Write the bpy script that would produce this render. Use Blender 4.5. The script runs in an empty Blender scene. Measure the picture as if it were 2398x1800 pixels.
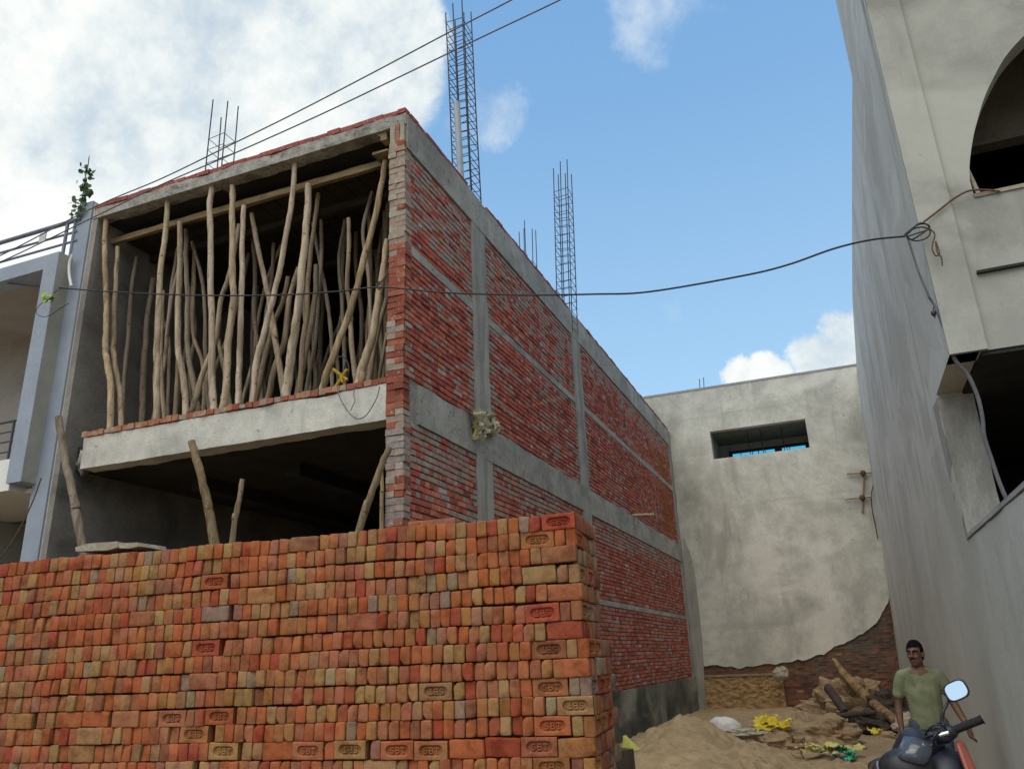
import bpy, bmesh, math, random
import numpy as np
from mathutils import Vector, Matrix, noise

# ------------------------------------------------------------------ camera, world, sun, exposure
SC = bpy.context.scene
COL = SC.collection
SW, SH = 2398.0, 1800.0
FPX, YAW, PITCH, ROLL = 1850.447, 0.368399, 0.336415, -0.0409163
CAMP = np.array([0.0, 0.0, 1.65])
_f = np.array([-math.sin(YAW) * math.cos(PITCH), math.cos(YAW) * math.cos(PITCH), math.sin(PITCH)])
_r0 = np.array([math.cos(YAW), math.sin(YAW), 0.0]); _u0 = np.cross(_r0, _f)
_r = _r0 * math.cos(ROLL) + _u0 * math.sin(ROLL); _u = -_r0 * math.sin(ROLL) + _u0 * math.cos(ROLL)
cd = bpy.data.cameras.new('camera'); cam = bpy.data.objects.new('camera', cd); COL.objects.link(cam)
cd.sensor_width = 36.0; cd.lens = FPX / SW * 36.0; cd.clip_start = 0.05; cd.clip_end = 3000
mw = Matrix.Identity(4)
for i in range(3):
    mw[i][0] = _r[i]; mw[i][1] = _u[i]; mw[i][2] = -_f[i]; mw[i][3] = CAMP[i]
cam.matrix_world = mw
SC.camera = cam
SC.view_settings.view_transform = 'Standard'; SC.view_settings.look = 'None'
SC.view_settings.exposure = 0.68; SC.view_settings.gamma = 1.0

def ray(x, y):
    return _r * ((x - 1199) / FPX) - _u * ((y - 900) / FPX) + _f
def onX(x, y, X): d = ray(x, y); return CAMP + d * ((X - CAMP[0]) / d[0])
def onY(x, y, Y): d = ray(x, y); return CAMP + d * ((Y - CAMP[1]) / d[1])
def onZ(x, y, Z): d = ray(x, y); return CAMP + d * ((Z - CAMP[2]) / d[2])
def pj(P):
    q = np.array(P) - CAMP; z = q @ _f
    return 1199 + FPX * (q @ _r) / z, 900 - FPX * (q @ _u) / z, z
DS = 2398 / 2211.0
def dd(x, y): return (x * DS, y * DS)                    # full-view pixels
def A_(x, y): return (x / 2.765, 200 + y / 2.765)
def B_(x, y): return (600 + x / 2.765, 200 + y / 2.765)
def C_(x, y): return (x / 3.018, 800 + y / 3.018)
def E_(x, y): return (600 + x / 2.767, 700 + y / 2.767)
def R3(x, y): return (1900 + x / 2.075, 600 + y / 2.075)
def R4(x, y): return (1900 + x / 2.372, y / 2.372)
def R5(x, y): return (x / 2.371, 1100 + y / 2.371)
def R6(x, y): return (800 + x / 2.371, 1100 + y / 2.371)
def R7(x, y): return (1400 + x / 3.687, 1400 + y / 3.687)
def R8(x, y): return (1900 + x / 4.15, 1400 + y / 4.15)

def lin(c): return c / 12.92 if c <= 0.04045 else ((c + 0.055) / 1.055) ** 2.4
def rgb(r, g, b): return (lin(r / 255), lin(g / 255), lin(b / 255), 1.0)

SUN_EL, SUN_AZ = math.radians(54), math.radians(194)      # azimuth from +Y clockwise: the sun is behind the camera
sun_dir = Vector((math.sin(SUN_AZ) * math.cos(SUN_EL), math.cos(SUN_AZ) * math.cos(SUN_EL), math.sin(SUN_EL)))
sl = bpy.data.lights.new('sun', 'SUN'); so = bpy.data.objects.new('sun', sl); COL.objects.link(so)
sl.energy = 1.25; sl.angle = math.radians(60); sl.color = (1.0, 0.90, 0.75)
so.rotation_euler = sun_dir.to_track_quat('Z', 'Y').to_euler(); so.location = (0, -5, 30)

class NT:
    def __init__(s, tree): s.t = tree; s.n = tree.nodes; s.l = tree.links
    def new(s, typ, ins=None, **kw):
        nd = s.n.new(typ)
        for k, v in kw.items(): setattr(nd, k, v)
        for k, v in (ins or {}).items():
            sk = nd.inputs[k]
            if hasattr(v, 'is_output') or isinstance(v, bpy.types.NodeSocket): s.l.new(v, sk)
            else: sk.default_value = v
        return nd
    def math(s, op, a, b=0.0, c=0.0, clamp=False):
        nd = s.new('ShaderNodeMath', operation=op, use_clamp=clamp)
        for i, v in enumerate((a, b, c)):
            if isinstance(v, bpy.types.NodeSocket): s.l.new(v, nd.inputs[i])
            else: nd.inputs[i].default_value = v
        return nd.outputs[0]
    def mix(s, fac, a, b, blend='MIX'):
        nd = s.new('ShaderNodeMix', data_type='RGBA', blend_type=blend)
        for idx, v in ((0, fac), (6, a), (7, b)):
            if isinstance(v, bpy.types.NodeSocket): s.l.new(v, nd.inputs[idx])
            else: nd.inputs[idx].default_value = v
        return nd.outputs[2]
    def ramp(s, fac, stops):
        nd = s.new('ShaderNodeValToRGB', {'Fac': fac}); e = nd.color_ramp.elements
        while len(e) < len(stops): e.new(0.5)
        for k, (p, c) in enumerate(stops):
            e[k].position = p; e[k].color = c if len(c) == 4 else (*c, 1)
        return nd.outputs['Color']
    def sstep(s, v, a, b):
        nd = s.new('ShaderNodeMapRange', {'Value': v, 'From Min': a, 'From Max': b}, interpolation_type='SMOOTHSTEP')
        return nd.outputs['Result']

W = bpy.data.worlds.new('World'); SC.world = W; W.use_nodes = True
wt = NT(W.node_tree); W.node_tree.nodes.clear()
sky = wt.new('ShaderNodeTexSky', sky_type='NISHITA', sun_disc=False, sun_elevation=SUN_EL, sun_rotation=SUN_AZ,
             altitude=200, air_density=1.0, dust_density=1.5, ozone_density=1.2)
tc = wt.new('ShaderNodeTexCoord')
nrm = wt.new('ShaderNodeVectorMath', {0: tc.outputs['Generated']}, operation='NORMALIZE').outputs[0]
nA = wt.new('ShaderNodeTexNoise', {'Vector': nrm, 'Scale': 5.0, 'Detail': 8.0, 'Roughness': 0.62})
nB = wt.new('ShaderNodeTexNoise', {'Vector': nrm, 'Scale': 2.2, 'Detail': 9.0, 'Roughness': 0.58, 'Distortion': 0.4})
nC = wt.new('ShaderNodeTexNoise', {'Vector': nrm, 'Scale': 16.0, 'Detail': 7.0, 'Roughness': 0.65})
off = wt.new('ShaderNodeVectorMath', {0: nA.outputs['Color'], 1: (0.5, 0.5, 0.5)}, operation='SUBTRACT').outputs[0]
off = wt.new('ShaderNodeVectorMath', {0: off, 'Scale': 0.16}, operation='SCALE').outputs[0]
dv = wt.new('ShaderNodeVectorMath', {0: nrm, 1: off}, operation='ADD').outputs[0]
dv = wt.new('ShaderNodeVectorMath', {0: dv}, operation='NORMALIZE').outputs[0]
# clouds: centre seen in the picture (full-view pixels), radius in degrees, weight
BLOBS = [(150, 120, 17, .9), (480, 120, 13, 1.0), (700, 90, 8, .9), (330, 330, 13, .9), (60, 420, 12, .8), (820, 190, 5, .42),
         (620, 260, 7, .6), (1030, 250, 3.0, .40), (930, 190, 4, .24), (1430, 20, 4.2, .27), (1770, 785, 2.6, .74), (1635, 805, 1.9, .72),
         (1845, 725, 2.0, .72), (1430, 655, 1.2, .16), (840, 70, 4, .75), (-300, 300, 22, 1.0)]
tot = None
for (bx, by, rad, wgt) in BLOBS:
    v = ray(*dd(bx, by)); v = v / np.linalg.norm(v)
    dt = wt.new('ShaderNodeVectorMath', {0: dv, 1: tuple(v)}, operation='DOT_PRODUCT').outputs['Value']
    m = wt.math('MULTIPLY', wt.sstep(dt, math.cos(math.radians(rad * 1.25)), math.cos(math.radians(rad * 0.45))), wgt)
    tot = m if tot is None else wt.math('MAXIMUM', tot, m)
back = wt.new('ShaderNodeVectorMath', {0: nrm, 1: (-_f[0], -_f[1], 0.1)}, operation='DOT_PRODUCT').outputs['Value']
tot = wt.math('ADD', tot, wt.math('MULTIPLY', wt.sstep(back, -0.3, 0.7), 0.5))       # unseen cloud added behind the camera for the lighting
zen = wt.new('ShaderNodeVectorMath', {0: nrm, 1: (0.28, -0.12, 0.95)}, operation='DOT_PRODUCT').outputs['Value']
over = wt.sstep(zen, 0.86, 0.96); tot = wt.math('ADD', tot, over)                       # bright overhead cloud, out of view, added to light the walls
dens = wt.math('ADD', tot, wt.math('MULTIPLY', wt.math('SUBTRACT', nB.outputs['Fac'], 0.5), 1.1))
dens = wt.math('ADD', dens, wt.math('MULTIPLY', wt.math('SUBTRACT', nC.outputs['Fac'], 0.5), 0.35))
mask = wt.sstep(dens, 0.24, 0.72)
shade = wt.sstep(wt.math('ADD', nB.outputs['Fac'], wt.math('MULTIPLY', nC.outputs['Fac'], 0.35)), 0.54, 0.82)
ccol = wt.ramp(shade, [(0.0, (0.34, 0.41, 0.47)), (0.5, (0.51, 0.55, 0.555)), (1.0, (0.68, 0.68, 0.64))])
skyc = wt.new('ShaderNodeVectorMath', {0: sky.outputs[0], 1: (0.105, 0.104, 0.098)}, operation='MULTIPLY').outputs[0]
sz = wt.new('ShaderNodeSeparateXYZ', {0: nrm}).outputs[2]
clear = wt.ramp(sz, [(0.0, (0.38, 0.54, 0.65)), (0.30, (0.27, 0.45, 0.635)), (0.62, (0.155, 0.315, 0.54)), (1.0, (0.09, 0.23, 0.47))])
skyc = wt.mix(0.78, skyc, clear)
ccol = wt.mix(over, ccol, wt.mix(1.0, ccol, (2.6, 2.55, 2.45, 1), 'MULTIPLY'))  # the added overhead cloud is boosted well above the visible ones
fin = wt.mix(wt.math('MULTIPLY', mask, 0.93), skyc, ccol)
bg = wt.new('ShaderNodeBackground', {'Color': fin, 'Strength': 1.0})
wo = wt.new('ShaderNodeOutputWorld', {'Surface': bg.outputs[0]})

# ------------------------------------------------------------------ materials
def matbase(name, rough=0.9, spec=0.2):
    m = bpy.data.materials.new(name); m.use_nodes = True; t = NT(m.node_tree); t.n.clear()
    b = t.new('ShaderNodeBsdfPrincipled', {'Roughness': rough, 'Specular IOR Level': spec})
    t.new('ShaderNodeOutputMaterial', {'Surface': b.outputs[0]})
    return m, t, b

def mat(name, c1, c2, c3=None, scale=3.0, stretch=(1, 1, 1), big=0.5, fine=40.0, bump=0.3, bdist=0.01, rough=0.9, spec=0.2,
        objcol=False, attr=False, stain=0.6, rnd=False, speck=None, metal=0.0, coat=0.0, runs=(), fc=(.78, 1.12)):
    """rough matter: two colours mixed by noise, a third in larger stains, fine grain as bump"""
    m, t, b = matbase(name, rough, spec)
    co = t.new('ShaderNodeTexCoord').outputs['Object']
    if rnd or objcol: oi = t.new('ShaderNodeObjectInfo')
    if rnd:
        rv = t.math('MULTIPLY', oi.outputs['Random'], 37.0)
        cv = t.new('ShaderNodeCombineXYZ', {0: rv, 1: rv, 2: rv}).outputs[0]
        co = t.new('ShaderNodeVectorMath', {0: co, 1: cv}, operation='ADD').outputs[0]
    mp = t.new('ShaderNodeVectorMath', {0: co, 1: stretch}, operation='MULTIPLY').outputs[0]
    n1 = t.new('ShaderNodeTexNoise', {'Vector': mp, 'Scale': scale, 'Detail': 8.0, 'Roughness': 0.62})
    n2 = t.new('ShaderNodeTexNoise', {'Vector': mp, 'Scale': big, 'Detail': 7.0, 'Roughness': 0.6, 'Distortion': 0.6})
    n3 = t.new('ShaderNodeTexNoise', {'Vector': mp, 'Scale': fine, 'Detail': 6.0, 'Roughness': 0.7})
    col = t.mix(t.sstep(n1.outputs['Fac'], 0.34, 0.66), c1, c2)
    if c3 is not None:
        col = t.mix(t.math('MULTIPLY', t.sstep(n2.outputs['Fac'], 0.48, 0.68), stain), col, c3)
    g = t.ramp(n3.outputs['Fac'], [(0.3, (fc[0],) * 3), (0.7, (fc[1],) * 3)])
    col = t.mix(1.0, col, g, 'MULTIPLY')
    if objcol: col = t.mix(1.0, col, oi.outputs['Color'], 'MULTIPLY')
    if attr: col = t.mix(1.0, col, t.new('ShaderNodeAttribute', attribute_name='Col').outputs['Color'], 'MULTIPLY')
    if speck is not None:
        n4 = t.new('ShaderNodeTexNoise', {'Vector': co, 'Scale': speck[0], 'Detail': 3.0})
        col = t.mix(t.math('MULTIPLY', t.sstep(n4.outputs['Fac'], speck[1], speck[1] + 0.06), 0.7), col, speck[2])
    for (st_, sc_, lo_, hi_, amt_, rc_) in runs:          # rain runs, trowel bands and damp patches with a shape of their own
        q = t.new('ShaderNodeVectorMath', {0: co, 1: st_}, operation='MULTIPLY').outputs[0]
        nr = t.new('ShaderNodeTexNoise', {'Vector': q, 'Scale': sc_, 'Detail': 6.0, 'Roughness': .6, 'Distortion': .5})
        col = t.mix(t.math('MULTIPLY', t.sstep(nr.outputs['Fac'], lo_, hi_), amt_), col, rc_)
    t.l.new(col, b.inputs['Base Color'])
    h = t.math('ADD', n3.outputs['Fac'], t.math('MULTIPLY', n1.outputs['Fac'], 0.7))
    bp = t.new('ShaderNodeBump', {'Height': h, 'Strength': bump, 'Distance': bdist})
    t.l.new(bp.outputs[0], b.inputs['Normal'])
    b.inputs['Metallic'].default_value = metal; b.inputs['Coat Weight'].default_value = coat
    return m

def g(v, w=1.0, tint=(1, 1, 1)): return (v * tint[0], v * tint[1], v * tint[2], 1)
WARM = (1.0, 0.965, 0.86); COOL = (0.95, 0.985, 1.0)
M = {}
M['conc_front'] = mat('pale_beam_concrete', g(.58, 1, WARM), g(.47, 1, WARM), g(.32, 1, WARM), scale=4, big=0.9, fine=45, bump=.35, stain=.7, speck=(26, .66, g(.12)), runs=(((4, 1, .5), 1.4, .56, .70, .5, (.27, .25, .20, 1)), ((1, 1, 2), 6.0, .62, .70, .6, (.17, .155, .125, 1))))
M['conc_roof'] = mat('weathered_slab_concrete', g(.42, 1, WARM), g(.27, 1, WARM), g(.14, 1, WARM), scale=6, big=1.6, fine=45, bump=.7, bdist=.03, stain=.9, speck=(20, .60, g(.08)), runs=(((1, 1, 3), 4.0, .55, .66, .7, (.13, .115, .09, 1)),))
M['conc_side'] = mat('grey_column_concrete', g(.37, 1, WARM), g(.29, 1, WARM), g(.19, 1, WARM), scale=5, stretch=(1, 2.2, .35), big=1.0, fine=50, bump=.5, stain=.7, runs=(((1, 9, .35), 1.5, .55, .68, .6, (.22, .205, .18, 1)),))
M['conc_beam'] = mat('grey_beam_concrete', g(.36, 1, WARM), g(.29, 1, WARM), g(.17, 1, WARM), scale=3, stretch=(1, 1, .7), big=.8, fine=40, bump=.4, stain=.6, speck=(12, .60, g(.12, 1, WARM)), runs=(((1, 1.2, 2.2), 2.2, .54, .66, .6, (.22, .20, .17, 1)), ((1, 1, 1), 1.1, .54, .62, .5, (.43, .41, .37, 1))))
M['mortar'] = mat('raked_mortar', g(.33, 1, WARM), g(.24, 1, WARM), g(.15), scale=8, fine=60, bump=.6)
M['brickwall'] = mat('laid_brick', (1, 1, 1, 1), (.72, .72, .74, 1), (.5, .47, .47, 1), scale=14, big=3.0, fine=70, bump=.6, bdist=.006, attr=True, stain=.35, speck=(26, .64, g(.42, 1, (1, .90, .84))))
M['old_brick'] = mat('damp_old_brick', (1, 1, 1, 1), (.75, .75, .75, 1), (.45, .44, .42, 1), scale=9, big=1.2, fine=50, bump=.7, attr=True, stain=.7)
M['bamboo'] = mat('dry_bamboo', (.48, .40, .27, 1), (.38, .31, .21, 1), (.22, .17, .11, 1), scale=8, fine=50, bump=.3)
M['plinth'] = mat('mossy_plinth_plaster', (.045, .052, .045, 1), (.17, .17, .14, 1), (.34, .33, .28, 1), scale=1.3, stretch=(1, .45, .8), big=.8, fine=22, bump=.7, bdist=.03, stain=.8)
M['mud_rough'] = mat('ochre_mud_mortar', (.43, .29, .14, 1), (.33, .215, .10, 1), (.20, .13, .065, 1), scale=7, big=2, fine=30, bump=.9, bdist=.03)
M['plaster_back'] = mat('cream_stained_plaster', (.57, .56, .495, 1), (.43, .425, .375, 1), (.29, .28, .245, 1), scale=1.6, stretch=(1, 1, .9), big=.32, fine=14, bump=.35, bdist=.02, stain=.8, fc=(.88, 1.06), speck=(5.5, .68, g(.26, 1, WARM)), runs=(((1.6, 1, .22), 1.3, .52, .70, .55, (.30, .285, .24, 1)), ((.16, 1, 1.5), 1.1, .56, .68, .5, (.36, .335, .285, 1)), ((.6, 1, .8), .55, .50, .62, .6, (.70, .685, .61, 1)), ((1, 1, 1), 9.0, .62, .72, .5, (.27, .25, .21, 1))))
M['parapet_grey'] = mat('grey_parapet_plaster', (.36, .36, .34, 1), (.28, .28, .27, 1), (.2, .2, .2, 1), scale=2, big=.6, fine=20, bump=.3)
M['plaster_front'] = mat('cream_bare_plaster', (.38, .385, .345, 1), (.31, .315, .285, 1), (.20, .20, .18, 1), scale=1.8, big=.55, fine=30, bump=.25, bdist=.006, stain=.8, fc=(.93, 1.04), runs=(((2.2, 1, .25), 1.2, .55, .72, .5, (.21, .205, .175, 1)), ((.5, 1, .8), .7, .52, .64, .5, (.48, .475, .42, 1)), ((1, 1, 1), 8.0, .64, .74, .6, (.25, .24, .21, 1))))
M['slab_dark'] = mat('shaded_soffit_concrete', g(.05, 1, WARM), g(.035, 1, WARM), g(.02, 1, WARM), scale=2, big=.7, fine=30, bump=.4)  # interior shade put into the concrete colour
M['room_dark'] = mat('unlit_room_plaster', g(.022, 1, WARM), g(.016, 1, WARM), g(.01, 1, WARM), scale=1.5, big=.5, fine=20, bump=.3)  # deep shade of the rooms put into a near-black plaster colour
M['inner_wall'] = mat('grey_inner_plaster', g(.27, 1, (1, .93, .83)), g(.19, 1, (1, .93, .83)), g(.09, 1, WARM), scale=1.4, big=.8, fine=25, bump=.3, stain=.8)
M['blue_paint'] = mat('slate_blue_paint', (.29, .325, .385, 1), (.255, .29, .35, 1), (.20, .225, .275, 1), scale=2, big=.8, fine=60, bump=.08, rough=.6, spec=.35)
M['pale_paint'] = mat('pale_grey_paint', (.52, .52, .49, 1), (.46, .46, .43, 1), (.36, .36, .34, 1), scale=2, big=.7, fine=50, bump=.1, rough=.7)
M['cream_side'] = mat('cream_side_paint', (.36, .35, .30, 1), (.31, .30, .26, 1), (.24, .235, .205, 1), scale=2, big=.7, fine=50, bump=.1, rough=.7)
M['white_paint'] = mat('white_slab_paint', (.74, .74, .70, 1), (.68, .68, .65, 1), (.55, .55, .52, 1), scale=2, big=.7, fine=50, bump=.1, rough=.7)
M['taupe'] = mat('taupe_wall_paint', (.34, .30, .26, 1), (.29, .26, .23, 1), (.23, .2, .18, 1), scale=1.5, big=.5, fine=40, bump=.1)
M['pole'] = mat('bare_pole_wood', (1.05, 1.02, .98, 1), (.72, .69, .63, 1), (.36, .31, .25, 1), scale=9, stretch=(2.5, 2.5, .3), big=2.6, fine=50, bump=.8, bdist=.01, objcol=True, rnd=True, stain=.75, speck=(16, .64, (.07, .05, .035, 1)), runs=(((6, 6, .5), 5.0, .60, .68, .6, (.12, .09, .06, 1)),))
M['board'] = mat('shuttering_board', (.30, .225, .125, 1), (.19, .135, .07, 1), (.08, .06, .04, 1), scale=6, stretch=(.4, 2, 3), big=1.5, fine=40, bump=.5, stain=.8)
M['board_shaded'] = mat('shaded_shuttering_board', (.055, .045, .032, 1), (.035, .028, .02, 1), (.02, .016, .012, 1), scale=6, stretch=(.4, 2, 3), big=1.5, fine=40, bump=.5)  # darker copy of the board, shade under the roof put into its colour
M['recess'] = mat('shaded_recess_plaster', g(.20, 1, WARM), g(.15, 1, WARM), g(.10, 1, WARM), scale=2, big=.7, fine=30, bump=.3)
M['board_grey'] = mat('grey_weathered_board', (.33, .29, .22, 1), (.25, .215, .16, 1), (.13, .11, .085, 1), scale=6, stretch=(.4, 2, 3), big=1.5, fine=40, bump=.5)
M['steel'] = mat('dull_rebar_steel', (.06, .06, .068, 1), (.04, .04, .046, 1), (.08, .05, .04, 1), scale=20, fine=90, bump=.3, rough=.6, spec=.4, metal=.3)
M['pvc'] = mat('grey_plastic_pipe', (.34, .37, .40, 1), (.30, .33, .36, 1), (.25, .27, .29, 1), scale=4, fine=60, bump=.05, rough=.45, spec=.4)
M['cable'] = mat('black_cable_sheath', (.022, .024, .030, 1), (.03, .03, .036, 1), None, scale=10, fine=60, bump=.1, rough=.55, spec=.3)
M['cable_grey'] = mat('grey_cable_sheath', (.15, .15, .155, 1), (.11, .11, .115, 1), None, scale=10, fine=60, bump=.1, rough=.55, spec=.3)
M['rope'] = mat('brown_coir_rope', (.16, .10, .055, 1), (.10, .065, .04, 1), None, scale=30, fine=90, bump=.8)
M['sand'] = mat('damp_sand', (.47, .355, .21, 1), (.38, .28, .16, 1), (.29, .21, .12, 1), scale=7, big=1.6, fine=70, bump=1.0, bdist=.03, stain=.6, speck=(13, .66, (.20, .135, .07, 1)))
M['earth'] = mat('trodden_earth', (.36, .265, .16, 1), (.29, .21, .125, 1), (.20, .145, .09, 1), scale=3, big=.6, fine=30, bump=.7, bdist=.03)
M['rubble'] = mat('mud_rubble', (.38, .28, .165, 1), (.28, .20, .12, 1), (.33, .155, .085, 1), scale=6, big=1.4, fine=30, bump=.9, bdist=.03, stain=.5)
M['stone'] = mat('pale_broken_mortar', (.42, .38, .29, 1), (.32, .285, .22, 1), (.2, .18, .14, 1), scale=8, big=2, fine=40, bump=.8, bdist=.02)
M['sack_white'] = mat('white_woven_sack', (.60, .60, .58, 1), (.52, .52, .51, 1), (.40, .39, .36, 1), scale=7, big=2, fine=80, bump=.3)
M['sack_jute'] = mat('torn_cement_sack', (.50, .47, .34, 1), (.38, .35, .25, 1), (.20, .18, .13, 1), scale=9, big=5, fine=60, bump=.5)
M['yellow'] = mat('yellow_plastic_sheet', (.62, .50, .03, 1), (.50, .38, .02, 1), (.36, .28, .03, 1), scale=8, big=3, fine=50, bump=.3, rough=.5, spec=.4)
M['lime'] = mat('lime_plastic_sheet', (.42, .40, .07, 1), (.50, .45, .16, 1), (.5, .48, .3, 1), scale=8, big=3, fine=50, bump=.3, rough=.5, spec=.4)
M['green'] = mat('green_plastic_bag', (.02, .30, .17, 1), (.03, .38, .24, 1), None, scale=8, fine=50, bump=.3, rough=.45, spec=.4)
M['yellow_rope'] = mat('yellow_nylon_rope', (.50, .33, .04, 1), (.36, .23, .03, 1), None, scale=20, fine=80, bump=.5)
M['leaf'] = mat('vine_leaf', (.10, .17, .075, 1), (.065, .12, .05, 1), None, scale=12, fine=60, bump=.2, rough=.5, spec=.3)
M['leaf_lime'] = mat('young_lime_leaf', (.34, .44, .05, 1), (.25, .36, .04, 1), None, scale=12, fine=60, bump=.2, rough=.5, spec=.3)
M['stem'] = mat('vine_stem', (.14, .12, .07, 1), (.10, .09, .05, 1), None, scale=12, fine=60, bump=.2)
M['log'] = mat('ochre_barked_log', (.34, .225, .10, 1), (.22, .135, .065, 1), (.09, .055, .035, 1), scale=9, big=3, fine=30, bump=.9, bdist=.02, stain=.8)
M['log_dark'] = mat('dark_wet_timber', (.075, .055, .045, 1), (.05, .038, .03, 1), (.11, .085, .06, 1), scale=8, big=2, fine=40, bump=.7)
M['window_frame'] = mat('brown_window_frame', (.05, .033, .026, 1), (.04, .026, .02, 1), None, scale=4, fine=50, bump=.1, rough=.5)
M['rail'] = mat('grey_painted_rail', (.16, .185, .24, 1), (.13, .15, .20, 1), None, scale=6, fine=60, bump=.05, rough=.5, spec=.4)
M['rail_dark'] = mat('dark_painted_rail', (.05, .055, .07, 1), (.04, .045, .055, 1), None, scale=6, fine=60, bump=.05, rough=.5, spec=.4)
M['black_plastic'] = mat('black_moulded_plastic', (.014, .014, .018, 1), (.02, .02, .024, 1), None, scale=30, fine=120, bump=.1, rough=.45, spec=.45)
M['rubber'] = mat('grip_rubber', (.016, .016, .019, 1), (.024, .024, .027, 1), None, scale=40, fine=120, bump=.4, rough=.7)
M['navy'] = mat('navy_gloss_paint', (.010, .013, .026, 1), (.013, .017, .032, 1), None, scale=5, fine=120, bump=.03, rough=.45, spec=.4, coat=.0)
M['red_paint'] = mat('red_gloss_paint', (.25, .065, .045, 1), (.20, .055, .04, 1), None, scale=5, fine=120, bump=.03, rough=.35, spec=.5)
M['chrome'] = mat('worn_chrome', (.6, .6, .62, 1), (.5, .5, .52, 1), None, scale=20, fine=100, bump=.05, rough=.2, metal=1.0)
M['skin'] = mat('brown_skin', (.15, .075, .045, 1), (.115, .056, .034, 1), (.085, .042, .027, 1), scale=9, big=4, fine=90, bump=.1, rough=.55, spec=.35)
M['hair'] = mat('black_hair', (.005, .0045, .0045, 1), (.008, .007, .007, 1), None, scale=40, stretch=(1, 1, .3), fine=120, bump=.9, rough=.85, spec=.05)
M['shirt'] = mat('sage_cotton', (.20, .215, .125, 1), (.165, .18, .105, 1), (.095, .11, .06, 1), scale=6, big=2.6, fine=120, bump=.25, stain=.85)
M['trousers'] = mat('dark_denim', (.06, .075, .11, 1), (.045, .055, .085, 1), None, scale=10, fine=120, bump=.3)
M['eye_white'] = mat('eye_white', (.5, .48, .45, 1), (.45, .43, .4, 1), None, scale=10, fine=50, bump=0, rough=.3)
M['dark_room_red'] = mat('maroon_painted_door', (.045, .02, .024, 1), (.035, .016, .02, 1), None, scale=5, fine=50, bump=.1)

def stack_brick_mat(name, obj):
    m, t, b = matbase(name, 0.93, 0.15)
    co = t.new('ShaderNodeTexCoord').outputs['Object']
    if obj:
        oi = t.new('ShaderNodeObjectInfo'); base = oi.outputs['Color']
        rv = t.math('MULTIPLY', oi.outputs['Random'], 37.0)
        cv = t.new('ShaderNodeCombineXYZ', {0: rv, 1: rv, 2: rv}).outputs[0]
        co = t.new('ShaderNodeVectorMath', {0: co, 1: cv}, operation='ADD').outputs[0]
    else:
        base = t.new('ShaderNodeAttribute', attribute_name='Col').outputs['Color']
    n1 = t.new('ShaderNodeTexNoise', {'Vector': co, 'Scale': 11.0, 'Detail': 7.0, 'Roughness': .6})
    n2 = t.new('ShaderNodeTexNoise', {'Vector': co, 'Scale': 42.0, 'Detail': 6.0, 'Roughness': .7})
    n3 = t.new('ShaderNodeTexNoise', {'Vector': co, 'Scale': 6.0, 'Detail': 4.0})
    c = t.mix(t.sstep(n1.outputs['Fac'], .42, .72), base, t.mix(1.0, base, (.62, .55, .52, 1), 'MULTIPLY'))
    c = t.mix(t.math('MULTIPLY', t.sstep(n3.outputs['Fac'], .52, .72), .3), c, (.31, .22, .11, 1))
    c = t.mix(1.0, c, t.ramp(n2.outputs['Fac'], [(.3, (.8, .8, .8)), (.7, (1.12, 1.12, 1.12))]), 'MULTIPLY')
    c = t.mix(t.math('MULTIPLY', t.sstep(n2.outputs['Fac'], .70, .76), .5), c, (.38, .31, .23, 1))
    t.l.new(c, b.inputs['Base Color'])
    bp = t.new('ShaderNodeBump', {'Height': t.math('ADD', n2.outputs['Fac'], n1.outputs['Fac']), 'Strength': .45, 'Distance': .006})
    t.l.new(bp.outputs[0], b.inputs['Normal'])
    return m
M['sbrick'] = stack_brick_mat('kiln_brick', True)
M['sbrick_mass'] = stack_brick_mat('kiln_brick_mass', False)

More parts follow.
